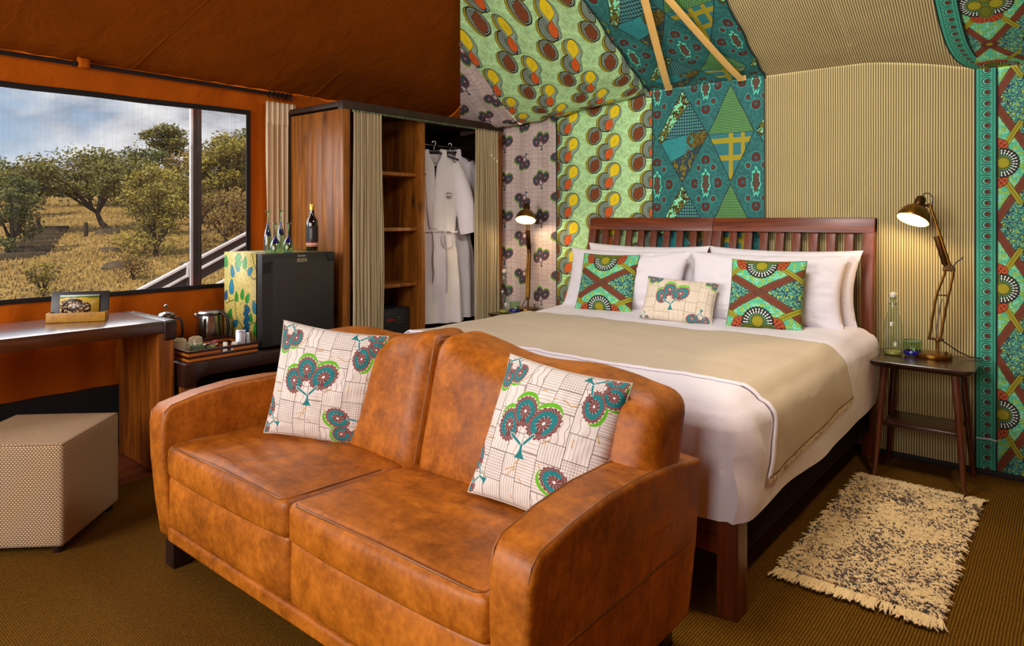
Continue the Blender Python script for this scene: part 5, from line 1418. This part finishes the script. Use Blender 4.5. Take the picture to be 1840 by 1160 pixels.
# ================================================================== NIGHTSTANDS
def nightstand(label):
    r = empty('nightstand', (0, 0, 0), label, 'nightstand', 'nightstands beside the bed')
    def rr(hx, hy, c, n=5):
        P = []
        for sx_, sy_, a0 in ((1, 1, 0), (-1, 1, 90), (-1, -1, 180), (1, -1, 270)):
            for k in range(n): a_ = math.radians(a0+90*k/(n-1)); P.append((sx_*(hx-c)+c*math.cos(a_), sy_*(hy-c)+c*math.sin(a_)))
        return P
    bm = bmesh.new(); lv = []
    for hx, hy, z in ((.205, .175, .580), (.222, .192, .590), (.238, .208, .606), (.240, .210, .612), (.238, .208, .616)):
        lv.append([bm.verts.new((x, y, z)) for x, y in rr(hx, hy, .03)])
    for l0, l1 in zip(lv, lv[1:]):
        for k in range(len(l0)): bm.faces.new((l0[k], l0[(k+1) % len(l0)], l1[(k+1) % len(l0)], l1[k]))
    bm.faces.new(lv[0][::-1]); bm.faces.new(lv[-1])
    o = link('table_top', bm_mesh(bm), M_ns, None, (0, 0, 0), 40); o.location = (0, 0, 0); o.parent = r
    bm = bmesh.new(); bm_box(bm, -.165, .165, -.135, .135, .270, .292, .005)
    o = link('lower_shelf', bm_mesh(bm), M_ns, None, (0, 0, 0), 40); o.location = (0, 0, 0); o.parent = r
    for sx_ in (-1, 1):
        for sy_ in (-1, 1):
            bm = bmesh.new(); bm_tube(bm, [(sx_*.198, sy_*.176, 0), (sx_*.178, sy_*.152, .28), (sx_*.155, sy_*.130, .585)], [.0105, .0165, .021], 14)
            o = link('leg', bm_mesh(bm), M_nsl, None, (0, 0, 0), 60); o.location = (0, 0, 0); o.parent = r
    return r
n1 = nightstand('dark walnut nightstand with splayed legs on the right of the bed'); n1.location = (-.625, 4.105, 0)
n2 = copy_tree(n1); n2['label'] = 'dark walnut nightstand between the bed and the wardrobe'; n2.location = (-3.27, 4.12, 0)
NZ = .6165
# ------------------------------------------------------------------ lamps
M_shade_in, _N = newmat('shade_inner_enamel')
out(_N, bsdf(_N, Base_Color=lin((250, 214, 130)), Roughness=.35))
M_bulb, _N = newmat('lit_bulb')
_N.t.links.new(_N.n('Emission', None, Color=(1, .78, .42, 1), Strength=14.0).outputs[0], _N.n('OutputMaterial').inputs[0])
def lamp(loc, rz, ax, label, power):
    r = empty('desk_lamp', (0, 0, 0), label, 'lamp', 'brass reading lamps')
    def add(nm, bm, mat, par=None):
        o = link(nm, bm_mesh(bm), mat, None, (0, 0, 0), 50); o.location = (0, 0, 0); o.parent = par or r; return o
    bm = bmesh.new(); bm_lathe(bm, [(0, 0), (.083, 0), (.086, .006), (.084, .020), (.076, .024), (0, .026)], (0, 0, 0), 40); add('base', bm, M_brass)
    bm = bmesh.new(); bm_tube(bm, [(.018, 0, .024), (.018, 0, .10)], .008, 12); bm_lathe(bm, [(.012, .085), (.014, .09), (.012, .10)], (.018, 0, 0), 16); add('post', bm, M_brass)
    bm = bmesh.new(); bm_box(bm, -.03, .045, -.012, .012, .092, .104, .003); add('pivot_plate', bm, M_brass_d)
    for dy in (-.009, .009):
        bm = bmesh.new(); bm_tube(bm, [(-.020, dy, .10), (-.002, dy, .24), (.012, dy, .33), (.048, dy, .44), (.048, dy, .462)], .0058, 8); add('lower_arm', bm, M_brass)
        bm = bmesh.new(); bm_tube(bm, [(.030, dy, .10), (.050, dy, .24), (.066, dy, .33), (.086, dy, .44), (.088, dy, .462)], .0058, 8); add('lower_arm', bm, M_brass)
    bm = bmesh.new(); bm_tube(bm, [(.010, 0, .10), (.012, 0, .15), (.035, 0, .31)], [.007, .004, .004], 8); add('spring', bm, M_steel)
    bm = bmesh.new(); bm_box(bm, .008, .072, -.004, .004, .325, .333, .001); add('spreader', bm, M_brass_d)
    bm = bmesh.new(); bm_lathe(bm, [(.0, -.016), (.016, -.016), (.018, 0), (.016, .016), (0, .016)], (.070, 0, .475), 20, Matrix.Rotation(PI/2, 4, 'X')); bm_box(bm, .040, .096, -.014, .014, .455, .478, .004); add('elbow_joint', bm, M_brass_d)
    E_ = Vector((.070, 0, .478)); T_ = Vector((-.022, 0, .800))
    bm = bmesh.new()
    for dy in (-.009, .009): bm_tube(bm, [E_+Vector((.004, dy, 0)), T_+Vector((.006, dy, 0))], .0062, 8)
    add('upper_arm', bm, M_brass)
    d_ = (T_-E_).normalized(); bm = bmesh.new(); bm_tube(bm, [E_+Vector((-.008, 0, 0)), E_+d_*.02+Vector((-.012, 0, 0)), E_+d_*.165+Vector((-.010, 0, 0))], [.012, .018, .018], 12); add('arm_sleeve', bm, M_brass_d)
    bm = bmesh.new(); bm_tube(bm, [E_+Vector((.015, -.01, 0)), E_+Vector((.035, -.012, .03)), E_+Vector((.055, -.012, .045)), E_+Vector((.06, -.012, .055))], .003, 6); add('cord_loop', bm, M_blackp)
    # shade
    A_ = Vector(ax).normalized(); oc = Vector((-.094, -.02, .722)) if ax[1] > .1 else Vector((-.085, 0, .715))
    Q = A_.to_track_quat('Z', 'Y').to_matrix().to_4x4()
    sp_ = [(.079, 0), (.080, .004), (.077, .020), (.068, .045), (.054, .066), (.036, .080), (.026, .086)]
    bm = bmesh.new(); bm_lathe(bm, sp_, oc, 40, Q); sh_ = add('lamp_shade', bm, M_brass)
    md = sh_.modifiers.new('thickness', 'SOLIDIFY'); md.thickness = .0012; md.offset = 1
    bm = bmesh.new(); bm_lathe(bm, [(p-.0022, z) for p, z in sp_], oc, 40, Q); add('shade_lining', bm, M_shade_in, sh_)
    bm = bmesh.new(); bm_lathe(bm, [(.026, .084), (.027, .092), (.026, .125), (.020, .138), (.010, .144), (0, .145)], oc, 24, Q); add('socket', bm, M_brass_d, sh_)
    bm = bmesh.new(); bm_lathe(bm, [(0, .012), (.016, .016), (.027, .030), (.030, .046), (.024, .062), (.014, .076), (.012, .086)], oc, 24, Q); add('bulb', bm, M_bulb, sh_)
    bm = bmesh.new(); bm_tube(bm, [oc+A_*.085+Vector((.02, 0, 0)), T_+Vector((0, 0, .0)), T_+Vector((.006, 0, -.01))], [.006, .009, .010], 8); add('shoulder_joint', bm, M_brass_d)
    s0 = oc+A_*.144
    bm = bmesh.new(); bm_tube(bm, [s0, s0+A_*.014+Vector((.006, 0, .004)), s0+Vector((.032, 0, .016)), s0+Vector((.050, 0, -.008)), s0+Vector((.046, 0, -.045)), T_+Vector((.012, 0, -.01))], .0032, 8); add('lamp_cord', bm, M_blackp)
    bm = bmesh.new(); bm_tube(bm, [(.03, .005, .095), (.06, .03, .07), (.10, .06, .035), (.15, .075, .010), (.20, .085, .006)], .0030, 8); add('supply_cord', bm, M_blackp)
    bm = bmesh.new(); bm_lathe(bm, [(0, 0), (.006, 0), (.006, .018), (0, .018)], (.060, -.045, .026), 10); add('switch', bm, M_brass_d)
    l = bpy.data.lights.new('bulb_light', 'POINT'); l.energy = power; l.color = (1, .78, .50); l.shadow_soft_size = .02
    lo = bpy.data.objects.new('bulb_light', l); COL.objects.link(lo); lo.parent = r; lo.location = oc-A_*.002
    r.location = loc; r.rotation_euler.z = rz; return r
lamp((-.59, 4.18, NZ), 0, (.24, .42, .87), 'lit brass angle lamp on the right nightstand', 3.4)
lamp((-3.36, 4.235, NZ), math.radians(118), (.42, 0, .9), 'lit brass angle lamp on the left nightstand by the wardrobe', 3.2)
# bottles and tumblers
def bottle(label):
    r = empty('water_bottle', (0, 0, 0), label, 'bottle', 'clear swing-top bottles')
    def add(nm, prof_, mat, seg_=28):
        bm = bmesh.new(); bm_lathe(bm, prof_, (0, 0, 0), seg_); o = link(nm, bm_mesh(bm), mat, None, (0, 0, 0), 50); o.location = (0, 0, 0); o.parent = r; return o
    add('glass_body', [(.0, .003), (.040, .002), (.045, .008), (.046, .10), (.045, .155), (.040, .185), (.027, .225), (.018, .265), (.0155, .285), (.0155, .298)], M_glass)
    add('heavy_base', [(0, .004), (.041, .004), (.044, .010), (.040, .020), (.0, .012)], plain('base_glass_yellow', (170, 160, 80), .15))
    add('lip', [(.0155, .296), (.018, .300), (.018, .306), (.013, .308)], M_glassg)
    add('stopper', [(.010, .304), (.014, .310), (.016, .322), (.012, .332), (0, .335)], M_paper, 18)
    bm = bmesh.new()
    for s in (-1, 1): bm_tube(bm, [(s*.018, 0, .270), (s*.024, 0, .285), (s*.024, 0, .312), (s*.008, 0, .326)], .0014, 6)
    bm_tube(bm, [(.019*math.cos(a_), .019*math.sin(a_), .270) for a_ in [i*PI/8 for i in range(17)]], .0014, 6, False)
    o = link('wire_bail', bm_mesh(bm), M_steel, None, (0, 0, 0), 60); o.location = (0, 0, 0); o.parent = r
    return r
b1 = bottle('clear swing-top bottle on the right nightstand'); b1.location = (-.770, 4.13, NZ)
b2 = copy_tree(b1); b2['label'] = 'clear swing-top bottle on the left nightstand before the curtain'; b2.location = (-3.43, 4.03, NZ)
def tumbler(label):
    r = empty('tumbler', (0, 0, 0), label, 'glass', 'blue banded tumblers')
    for nm, prof_, mat in (('glass_wall', [(.040, .022), (.044, .045), (.043, .078)], M_glassg), ('rim', [(.042, .076), (.0445, .079), (.042, .082)], plain('rim_green', (120, 150, 110), .15)), ('blue_base', [(0, .006), (.036, .006), (.042, .012), (.043, .024), (.040, .028)], M_blueg), ('foot_disc', [(0, 0), (.036, 0), (.039, .006), (0, .007)], M_glass)):
        bm = bmesh.new(); bm_lathe(bm, prof_, (0, 0, 0), 28); o = link(nm, bm_mesh(bm), mat, None, (0, 0, 0), 50); o.location = (0, 0, 0); o.parent = r
    return r
t1 = tumbler('blue based glass tumbler on the right nightstand'); t1.location = (-.685, 4.16, NZ)
t2 = copy_tree(t1); t2['label'] = 'blue based glass tumbler on the left nightstand'; t2.location = (-3.365, 4.08, NZ)
cb = tube('power_cable', [(-.42, WY-.03, .19), (-.36, WY-.035, .195), (-.33, WY-.035, .190)], .004, M_white_p, None, 8); tag(cb, 'short white cable end against the wall behind the right nightstand', 'cable')

# ================================================================== RUG
rug = empty('shag_rug', (-.61, 3.27, 0), 'cream and brown flecked shaggy rug beside the bed', 'rug')
RX0, RX1, RY0, RY1 = -.89, -.35, 2.66, 3.85
def rugx(x, y): return x+.02*(y-3.2)*(-(x+.61)/.27)*.3
box('backing', RX0+.01, RX1-.01, RY0+.01, RY1-.01, .001, .010, plain('rug_backing', (120, 100, 76), .95), rug, .003)
def tuft_mesh(n, gen):
    V, F, C_ = [], [], []
    for i in range(n):
        pts, rad, colr = gen(i); b0 = len(V)
        for j, p in enumerate(pts):
            t = (pts[min(j+1, len(pts)-1)]-pts[max(j-1, 0)]).normalized(); a_ = t.cross(Vector((0, 0, 1))); a_ = a_.normalized() if a_.length > 1e-4 else Vector((1, 0, 0)); b_ = t.cross(a_)
            for k in range(3):
                an = 2*PI*k/3+.5; V.append(p+(a_*math.cos(an)+b_*math.sin(an))*rad[j]); C_.append(colr)
        for j in range(len(pts)-1):
            for k in range(3): F.append((b0+j*3+k, b0+j*3+(k+1) % 3, b0+(j+1)*3+(k+1) % 3, b0+(j+1)*3+k))
    me = bpy.data.meshes.new('tufts'); me.from_pydata([tuple(v) for v in V], [], F)
    ca = me.color_attributes.new('tint', 'FLOAT_COLOR', 'POINT')
    ca.data.foreach_set('color', np.array(C_, np.float32).ravel()); return me
def attr_mat(name, rough=.9):
    m, N = newmat(name); a_ = N.n('Attribute'); a_.attribute_name = 'tint'
    out(N, bsdf(N, Base_Color=a_.outputs['Color'], Roughness=rough, Sheen_Weight=.2)); return m
M_tuft = attr_mat('rug_wool'); cream, brn, gry = lin((234, 202, 146)), lin((104, 74, 52)), lin((64, 60, 60))
def g1(i):
    x = random.uniform(RX0+.012, RX1-.012); y = random.uniform(RY0+.012, RY1-.012)
    n_ = nz3(x*7, y*7, 1)*.45+random.uniform(-.42, .42); c = cream if n_ > -.20 else (brn if random.random() < .6 else gry)
    k = random.uniform(.75, 1.1); c = (c[0]*k, c[1]*k, c[2]*k, 1)
    a_ = random.gauss(-.5, .6); L = random.uniform(.018, .034); d = Vector((math.cos(a_), math.sin(a_), 0))*(1 if random.random() < .5 else -1)
    p = Vector((x, y, .008)); return [p, p+d*L*.35+Vector((0, 0, random.uniform(.010, .016))), p+d*L+Vector((0, 0, random.uniform(.003, .014)))], [.0038, .0042, .0022], c
tag(link('pile', tuft_mesh(11000, g1), M_tuft, rug, smooth=180), kind='stuff')
def g2(i):
    far = i % 2; x = random.uniform(RX0, RX1); y = RY1-.01 if far else RY0+.01; s = 1 if far else -1
    k = random.uniform(.8, 1.08); c = (cream[0]*k, cream[1]*k, cream[2]*k, 1); L = random.uniform(.055, .095); dx = random.gauss(.004, .010)
    p = Vector((x, y, .010)); return [p, p+Vector((dx*.3, s*L*.4, .008)), p+Vector((dx, s*L*.8, .004)), p+Vector((dx*1.5, s*L, .004))], [.0035, .0042, .004, .0025], c
tag(link('fringe', tuft_mesh(720, g2), M_tuft, rug, smooth=180), kind='stuff')

# ================================================================== WEBBING STRAPS ON THE ROOF LINING
for (xa, xb), lab in (((-2.187, -1.98), 'left yellow webbing strap running up the teal roof lining'), ((-1.674, -1.83), 'right yellow webbing strap running up the teal roof lining')):
    pts = []
    for k in range(21):
        t = .03+.9*k/20; y, z = prof(-2.0, t); pts.append((xa+(xb-xa)*(4.34-y)/.70, y-.014, z-.020-.012*math.sin(PI*k/20)))
    s = empty('roof_strap', pts[0], lab, 'strap', 'yellow straps on the roof lining')
    tube('webbing', pts, .025, M_strap, s, 8, .14, (0, -.5, -.85))
    p = pts[0]; box('stitched_end', p[0]-.026, p[0]+.026, p[1]-.004, p[1]+.002, p[2]-.004, p[2]+.030, M_strap, s, .001)
    for q in (0, .012): tube('stitch_line', [(p[0]-.014, p[1]-.0055, p[2]+.006+q), (p[0]+.014, p[1]-.0055, p[2]+.006+q)], .0012, plain('strap_thread', (150, 100, 40), .8), s, 5)

# ================================================================== OUTDOORS
FWD = Vector((-.6392, .7690, 0))
def gz(x, y):
    d = x*FWD.x+y*FWD.y
    b = -.9+.1*(d-8) if d > 8 else -.9
    if d > 62: b = -.9+5.4+.03*(d-62)
    if d > 9: b += .10*nz3(x*.25, y*.25, 1)*min(1, (d-9)/6)+.03*nz3(x*1.3, y*1.3, 2)
    return b
def gmat():
    m, N = newmat('dry_grass_ground'); v = N.co('Object')
    a_ = N.noise(v, .7, 5, .6); b_ = N.noise(N.co('Object', (1, 1, 1)), 9, 5, .7)
    f = N.m('ADD', N.m('MULTIPLY', a_, .5), N.m('MULTIPLY', b_, .5))
    c = N.ramp(f, [(.36, lin((84, 66, 24))), (.48, lin((170, 132, 60))), (.62, lin((204, 168, 92)))])
    out(N, bsdf(N, Base_Color=c, Roughness=1, Normal=N.bump(b_, .8, .08))); return m
gr_o = empty('ground', (-20, 8, 0), kind='structure')
side = Vector((.7690, .6392, 0))
def gf(u, v):
    d = 6.2+(v**1.8)*110; t = (u-.5)*2*(d*.95+4)-d*.15
    p = FWD*d+side*t; return (p.x, p.y, gz(p.x, p.y))
sheet('hillside', gf, 130, 150, gmat(), gr_o)
M_leafm = attr_mat('foliage', .7)
def quads(P, name='leaves'):
    """P: list of (centre, size, colour) -> two-triangle leaf sprays"""
    V, F, C_ = [], [], []
    for c, sz, col in P:
        a_ = Vector((random.gauss(0, 1), random.gauss(0, 1), random.gauss(0, .7))).normalized()*sz; b_ = a_.cross(Vector((random.gauss(0, 1), random.gauss(0, 1), random.gauss(0, 1)))).normalized()*sz*.45
        b0 = len(V); V += [c-a_, c+b_, c+a_, c-b_]; F.append((b0, b0+1, b0+2, b0+3)); C_ += [col]*4
    me = bpy.data.meshes.new(name); me.from_pydata([tuple(v) for v in V], [], F)
    ca = me.color_attributes.new('tint', 'FLOAT_COLOR', 'POINT'); ca.data.foreach_set('color', np.array(C_, np.float32).ravel()); return me
M_bark = plain('dark_bark', (64, 48, 34), .9, var=.25)
def tree(name, label, base, h, hw, n, cols, trunk=.30, lean=(0, 0), flat=.5, leaf=.09, cat='tree', spread=1.0, group=None, dens=7):
    x, y = base; z = gz(x, y)-.03
    r = empty(name, (x, y, z), label, cat, group or 'trees and bushes on the hillside')
    rs = random.Random(int(x*100+y)); B = Vector((x, y, z))
    side_ = side; dep = FWD
    bm = bmesh.new(); tips = []
    fork = B+side_*lean[0]*.5+Vector((0, 0, h*trunk))
    for k in range(dens):
        a_ = (k+.5)/dens*2-1; top = B+side_*(lean[0]+a_*hw*.8*spread)+dep*rs.uniform(-1, 1)*hw*.7+Vector((0, 0, h*(.62+.3*(1-a_*a_)*rs.uniform(.6, 1.1))))
        mid = fork.lerp(top, .5)+Vector((0, 0, h*.06))+side_*rs.uniform(-.1, .1)
        bm_tube(bm, [fork, mid, top], [h*.022, h*.013, h*.004], 5, False); tips.append((mid, top))
    bm_tube(bm, [B, B.lerp(fork, .5)+side_*lean[0]*.12, fork], [h*.045, h*.036, h*.028], 7, False)
    link('trunk', bm_mesh(bm), M_bark, r)
    P = []
    blobs = [(t, hw*rs.uniform(.28, .45)) for _, t in tips]+[(m, hw*rs.uniform(.2, .34)) for m, _ in tips]
    if cat != 'tree' or name == 'thorn_bush': blobs += [(B+side_*rs.uniform(-.75, .75)*hw+dep*rs.uniform(-.5, .5)*hw+Vector((0, 0, h*rs.uniform(.10, .7))), hw*rs.uniform(.25, .45)) for _ in range(9)]
    else: blobs += [(B+side_*(lean[0]+rs.uniform(-.8, .8)*hw)+Vector((0, 0, h*rs.uniform(.5, .85))), hw*rs.uniform(.2, .35)) for _ in range(6)]
    n = int(n*1.7); leaf = leaf*.75
    lo, hi = cols
    for i in range(n):
        c, rad = blobs[int(rs.random()*len(blobs)*.999) if rs.random() < .75 else rs.randrange(len(tips))]
        q = Vector((rs.gauss(0, 1), rs.gauss(0, 1), rs.gauss(0, 1))); q = q.normalized()*rad*(rs.random()**.5)*(1.25 if rs.random() < .2 else 1); q.z *= flat
        p = c+q; p.z = max(p.z, z+.03)
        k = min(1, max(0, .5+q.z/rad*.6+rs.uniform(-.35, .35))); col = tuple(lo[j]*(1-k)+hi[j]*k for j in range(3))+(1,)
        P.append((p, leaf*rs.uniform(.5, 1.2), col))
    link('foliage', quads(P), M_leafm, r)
    return r
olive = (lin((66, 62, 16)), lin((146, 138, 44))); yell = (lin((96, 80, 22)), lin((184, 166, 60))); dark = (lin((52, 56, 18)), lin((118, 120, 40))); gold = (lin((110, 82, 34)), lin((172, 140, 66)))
tree('acacia_tree', 'leaning flat topped acacia with dark curved trunk above the steps', (-27.6, 10.0), 2.75, 2.1, 5200, olive, .26, (-1.1, 0), .42, .10)
tree('thorn_bush', 'green bush rising at the left end of the window', (-23.6, 5.9), 2.3, .85, 2400, dark, .16, (0, 0), .8, .08, 'bush')
tree('acacia_tree', 'tall sparse acacia standing above the treeline left of the window post', (-47.0, 20.5), 5.0, 1.9, 2600, olive, .45, (0, 0), .5, .16)
tree('thorn_bush', 'big pale yellow green bush left of the window post', (-20.3, 8.5), 2.05, 1.0, 3800, yell, .12, (0, 0), .85, .07, 'bush')
tree('acacia_tree', 'large green tree seen between the window post and window edge', (-23.2, 12.2), 3.6, 1.35, 4800, yell, .2, (0, 0), .8, .10)
tree('thorn_bush', 'olive bush on the slope behind the leaning acacia', (-33.5, 13.4), 2.5, 1.6, 2600, olive, .14, (0, 0), .8, .11, 'bush')
tree('thorn_bush', 'dense olive bush on the slope left of the tall acacia', (-38.5, 15.5), 3.0, 2.2, 3000, dark, .12, (0, 0), .7, .14, 'bush')
tree('thorn_bush', 'round olive bush far behind the wooden steps', (-37.0, 9.8), 2.2, 1.5, 2000, olive, .14, (0, 0), .8, .12, 'bush')
tree('thorn_bush', 'far bush at the left of the hillside skyline', (-44.0, 10.2), 2.4, 2.2, 1800, dark, .14, (0, 0), .7, .15, 'bush')
tree('thorn_bush', 'yellow green bush low behind the window post', (-27.6, 13.4), 2.2, 1.5, 2400, yell, .14, (0, 0), .8, .10, 'bush')
tree('thorn_bush', 'golden bush beneath the tall sparse acacia', (-36.0, 17.6), 3.0, 2.2, 2600, gold, .12, (0, 0), .75, .13, 'bush')
tree('thorn_bush', 'wide dark bush on the skyline right of the tall acacia', (-46.0, 25.0), 4.2, 3.0, 2600, olive, .12, (0, 0), .7, .18, 'bush')
tree('thorn_bush', 'dark bush filling the skyline beyond the window edge', (-36.0, 21.5), 4.2, 2.4, 2600, dark, .12, (0, 0), .7, .16, 'bush')
tree('thorn_bush', 'broad olive bush on the skyline above the round olive bush', (-40.5, 13.6), 3.0, 2.6, 3000, olive, .12, (0, 0), .7, .14, 'bush')
tree('thorn_bush', 'thick yellow olive bush just left of the window post', (-24.8, 10.6), 2.5, 1.2, 3200, yell, .12, (0, 0), .85, .09, 'bush')
tree('thorn_bush', 'brown olive bush low before the large right hand tree', (-20.9, 10.9), 1.7, 1.1, 3000, gold, .12, (0, 0), .85, .07, 'bush')
tree('thorn_bush', 'dark olive bush at the foot of the hill behind the railing', (-27.0, 15.2), 2.9, 1.7, 3200, olive, .12, (0, 0), .8, .10, 'bush')
tree('grass_clump', 'small yellow shrub in the grass just above the desk box', (-16.6, 4.7), .75, .38, 700, yell, .1, (0, 0), .9, .05, 'shrub')
tree('grass_clump', 'small yellow shrub in the grass right of the desk box', (-17.0, 6.6), .6, .40, 600, gold, .1, (0, 0), .9, .05, 'shrub')
# wooden steps up the slope
st = empty('wooden_steps', (-26, 7.8, gz(-26, 7.8)), 'dark log steps climbing the grassy hillside', 'steps')
for k in range(8):
    t = k/7; x, y = -22.6-7.2*t, 5.9+2.8*t; z = gz(x, y)
    box('step', x-.14, x+.14, y-.55, y+.55, z-.1, z+.16, plain('step_timber', (96, 82, 62), .9), st, .02) if k == 0 else None
    if k == 0: step0 = st.children[0]
    else:
        o = step0.copy(); COL.objects.link(o); o.location = (x+22.6, y-5.9, z-gz(-22.6, 5.9))
for x, y, lab in ((-29.9, 8.3, 'short wooden marker post beside the top of the steps'), (-26.9, 8.9, 'short wooden marker post under the leaning acacia')):
    tag(tube('marker_post', [(x, y, gz(x, y)-.05), (x, y, gz(x, y)+.45), (x, y, gz(x, y)+.5)], [.07, .07, .04], M_bark, None, 8), lab, 'post')
M_rock = plain('grey_brown_rock', (104, 86, 66), .95, var=.3, scale=5, bump=.6, bscale=12)
for k, (x, y, sx_, lab) in enumerate([(-21.9, 7.9, .34, 'long brown rock in the grass below the leaning acacia'), (-18.9, 7.0, .45, 'flat brown rock low in the grass left of the railing'), (-20.96, 8.3, .22, 'small dark rock beside the big pale bush'), (-27.2, 9.7, .5, 'dark rock under the trunk of the leaning acacia'), (-18.2, 8.4, .20, 'small rock at the foot of the big pale bush')]):
    bm = bmesh.new(); bmesh.ops.create_icosphere(bm, subdivisions=3, radius=1)
    for v in bm.verts:
        q = v.co*(1+.25*nz3(v.co.x*1.5+k, v.co.y*1.5, v.co.z*1.5)); v.co = Vector((x, y, gz(x, y)+.02))+side*q.x*sx_+FWD*q.y*sx_*.6+Vector((0, 0, q.z*sx_*.34))
    tag(link('rock', bm_mesh(bm), M_rock, None, smooth=40), lab, 'rock', 'rocks on the hillside')
# grass tufts over the nearer slope
def g3(i):
    d = 12+random.random()**1.4*30; t = random.uniform(-.80, -.34)*d; p = FWD*d+side*t
    z = gz(p.x, p.y); k = random.uniform(.7, 1.15); c = lin((190, 156, 84) if random.random() < .75 else (128, 108, 50)); c = (c[0]*k, c[1]*k, c[2]*k, 1)
    h = random.uniform(.03, .11); b_ = Vector((random.uniform(-.05, .05), random.uniform(-.05, .05), 0)); p = Vector((p.x, p.y, z-.01))
    return [p, p+Vector((0, 0, h*.6))+b_*.4, p+Vector((0, 0, h))+b_], [.022, .016, .002], c
tag(link('dry_grass', tuft_mesh(16000, g3), M_leafm, None), 'dry golden grass covering the hillside', 'grass', kind='stuff')
# outside stair railing
ra = empty('stair_railing', (-5.5, 2.6, -.2), 'white and grey stair railing rising outside the window', 'railing')
rz_ = lambda y: .814+.4775*(y-2.213)
M_dkmesh = plain('dark_grey_infill', (62, 58, 58), .6)
for off, r_ in ((0, .011), (-.087, .011), (-.297, .010)):
    prism('rail', [(1.2, rz_(1.2)+off-r_), (4.3, rz_(4.3)+off-r_), (4.3, rz_(4.3)+off+r_), (1.2, rz_(1.2)+off+r_)], 'YZ', -5.53, -5.49, M_white_p, ra, .002)
prism('infill_panel', [(1.2, rz_(1.2)-.076), (4.3, rz_(4.3)-.076), (4.3, rz_(4.3)-.011), (1.2, rz_(1.2)-.011)], 'YZ', -5.515, -5.508, M_dkmesh, ra, 0)
prism('infill_panel', [(1.2, rz_(1.2)-.18), (4.3, rz_(4.3)-.18), (4.3, rz_(4.3)-.098), (1.2, rz_(1.2)-.098)], 'YZ', -5.515, -5.508, M_dkmesh, ra, 0)
for y in (1.3, 2.55, 3.9):
    box('clamp', -5.535, -5.485, y-.012, y+.012, rz_(y)-.10, rz_(y)+.012, M_white_p, ra, .002)
    box('baluster', -5.52, -5.50, y-.012, y+.012, -.9, rz_(y)-.09, M_dkmesh, ra, .002)
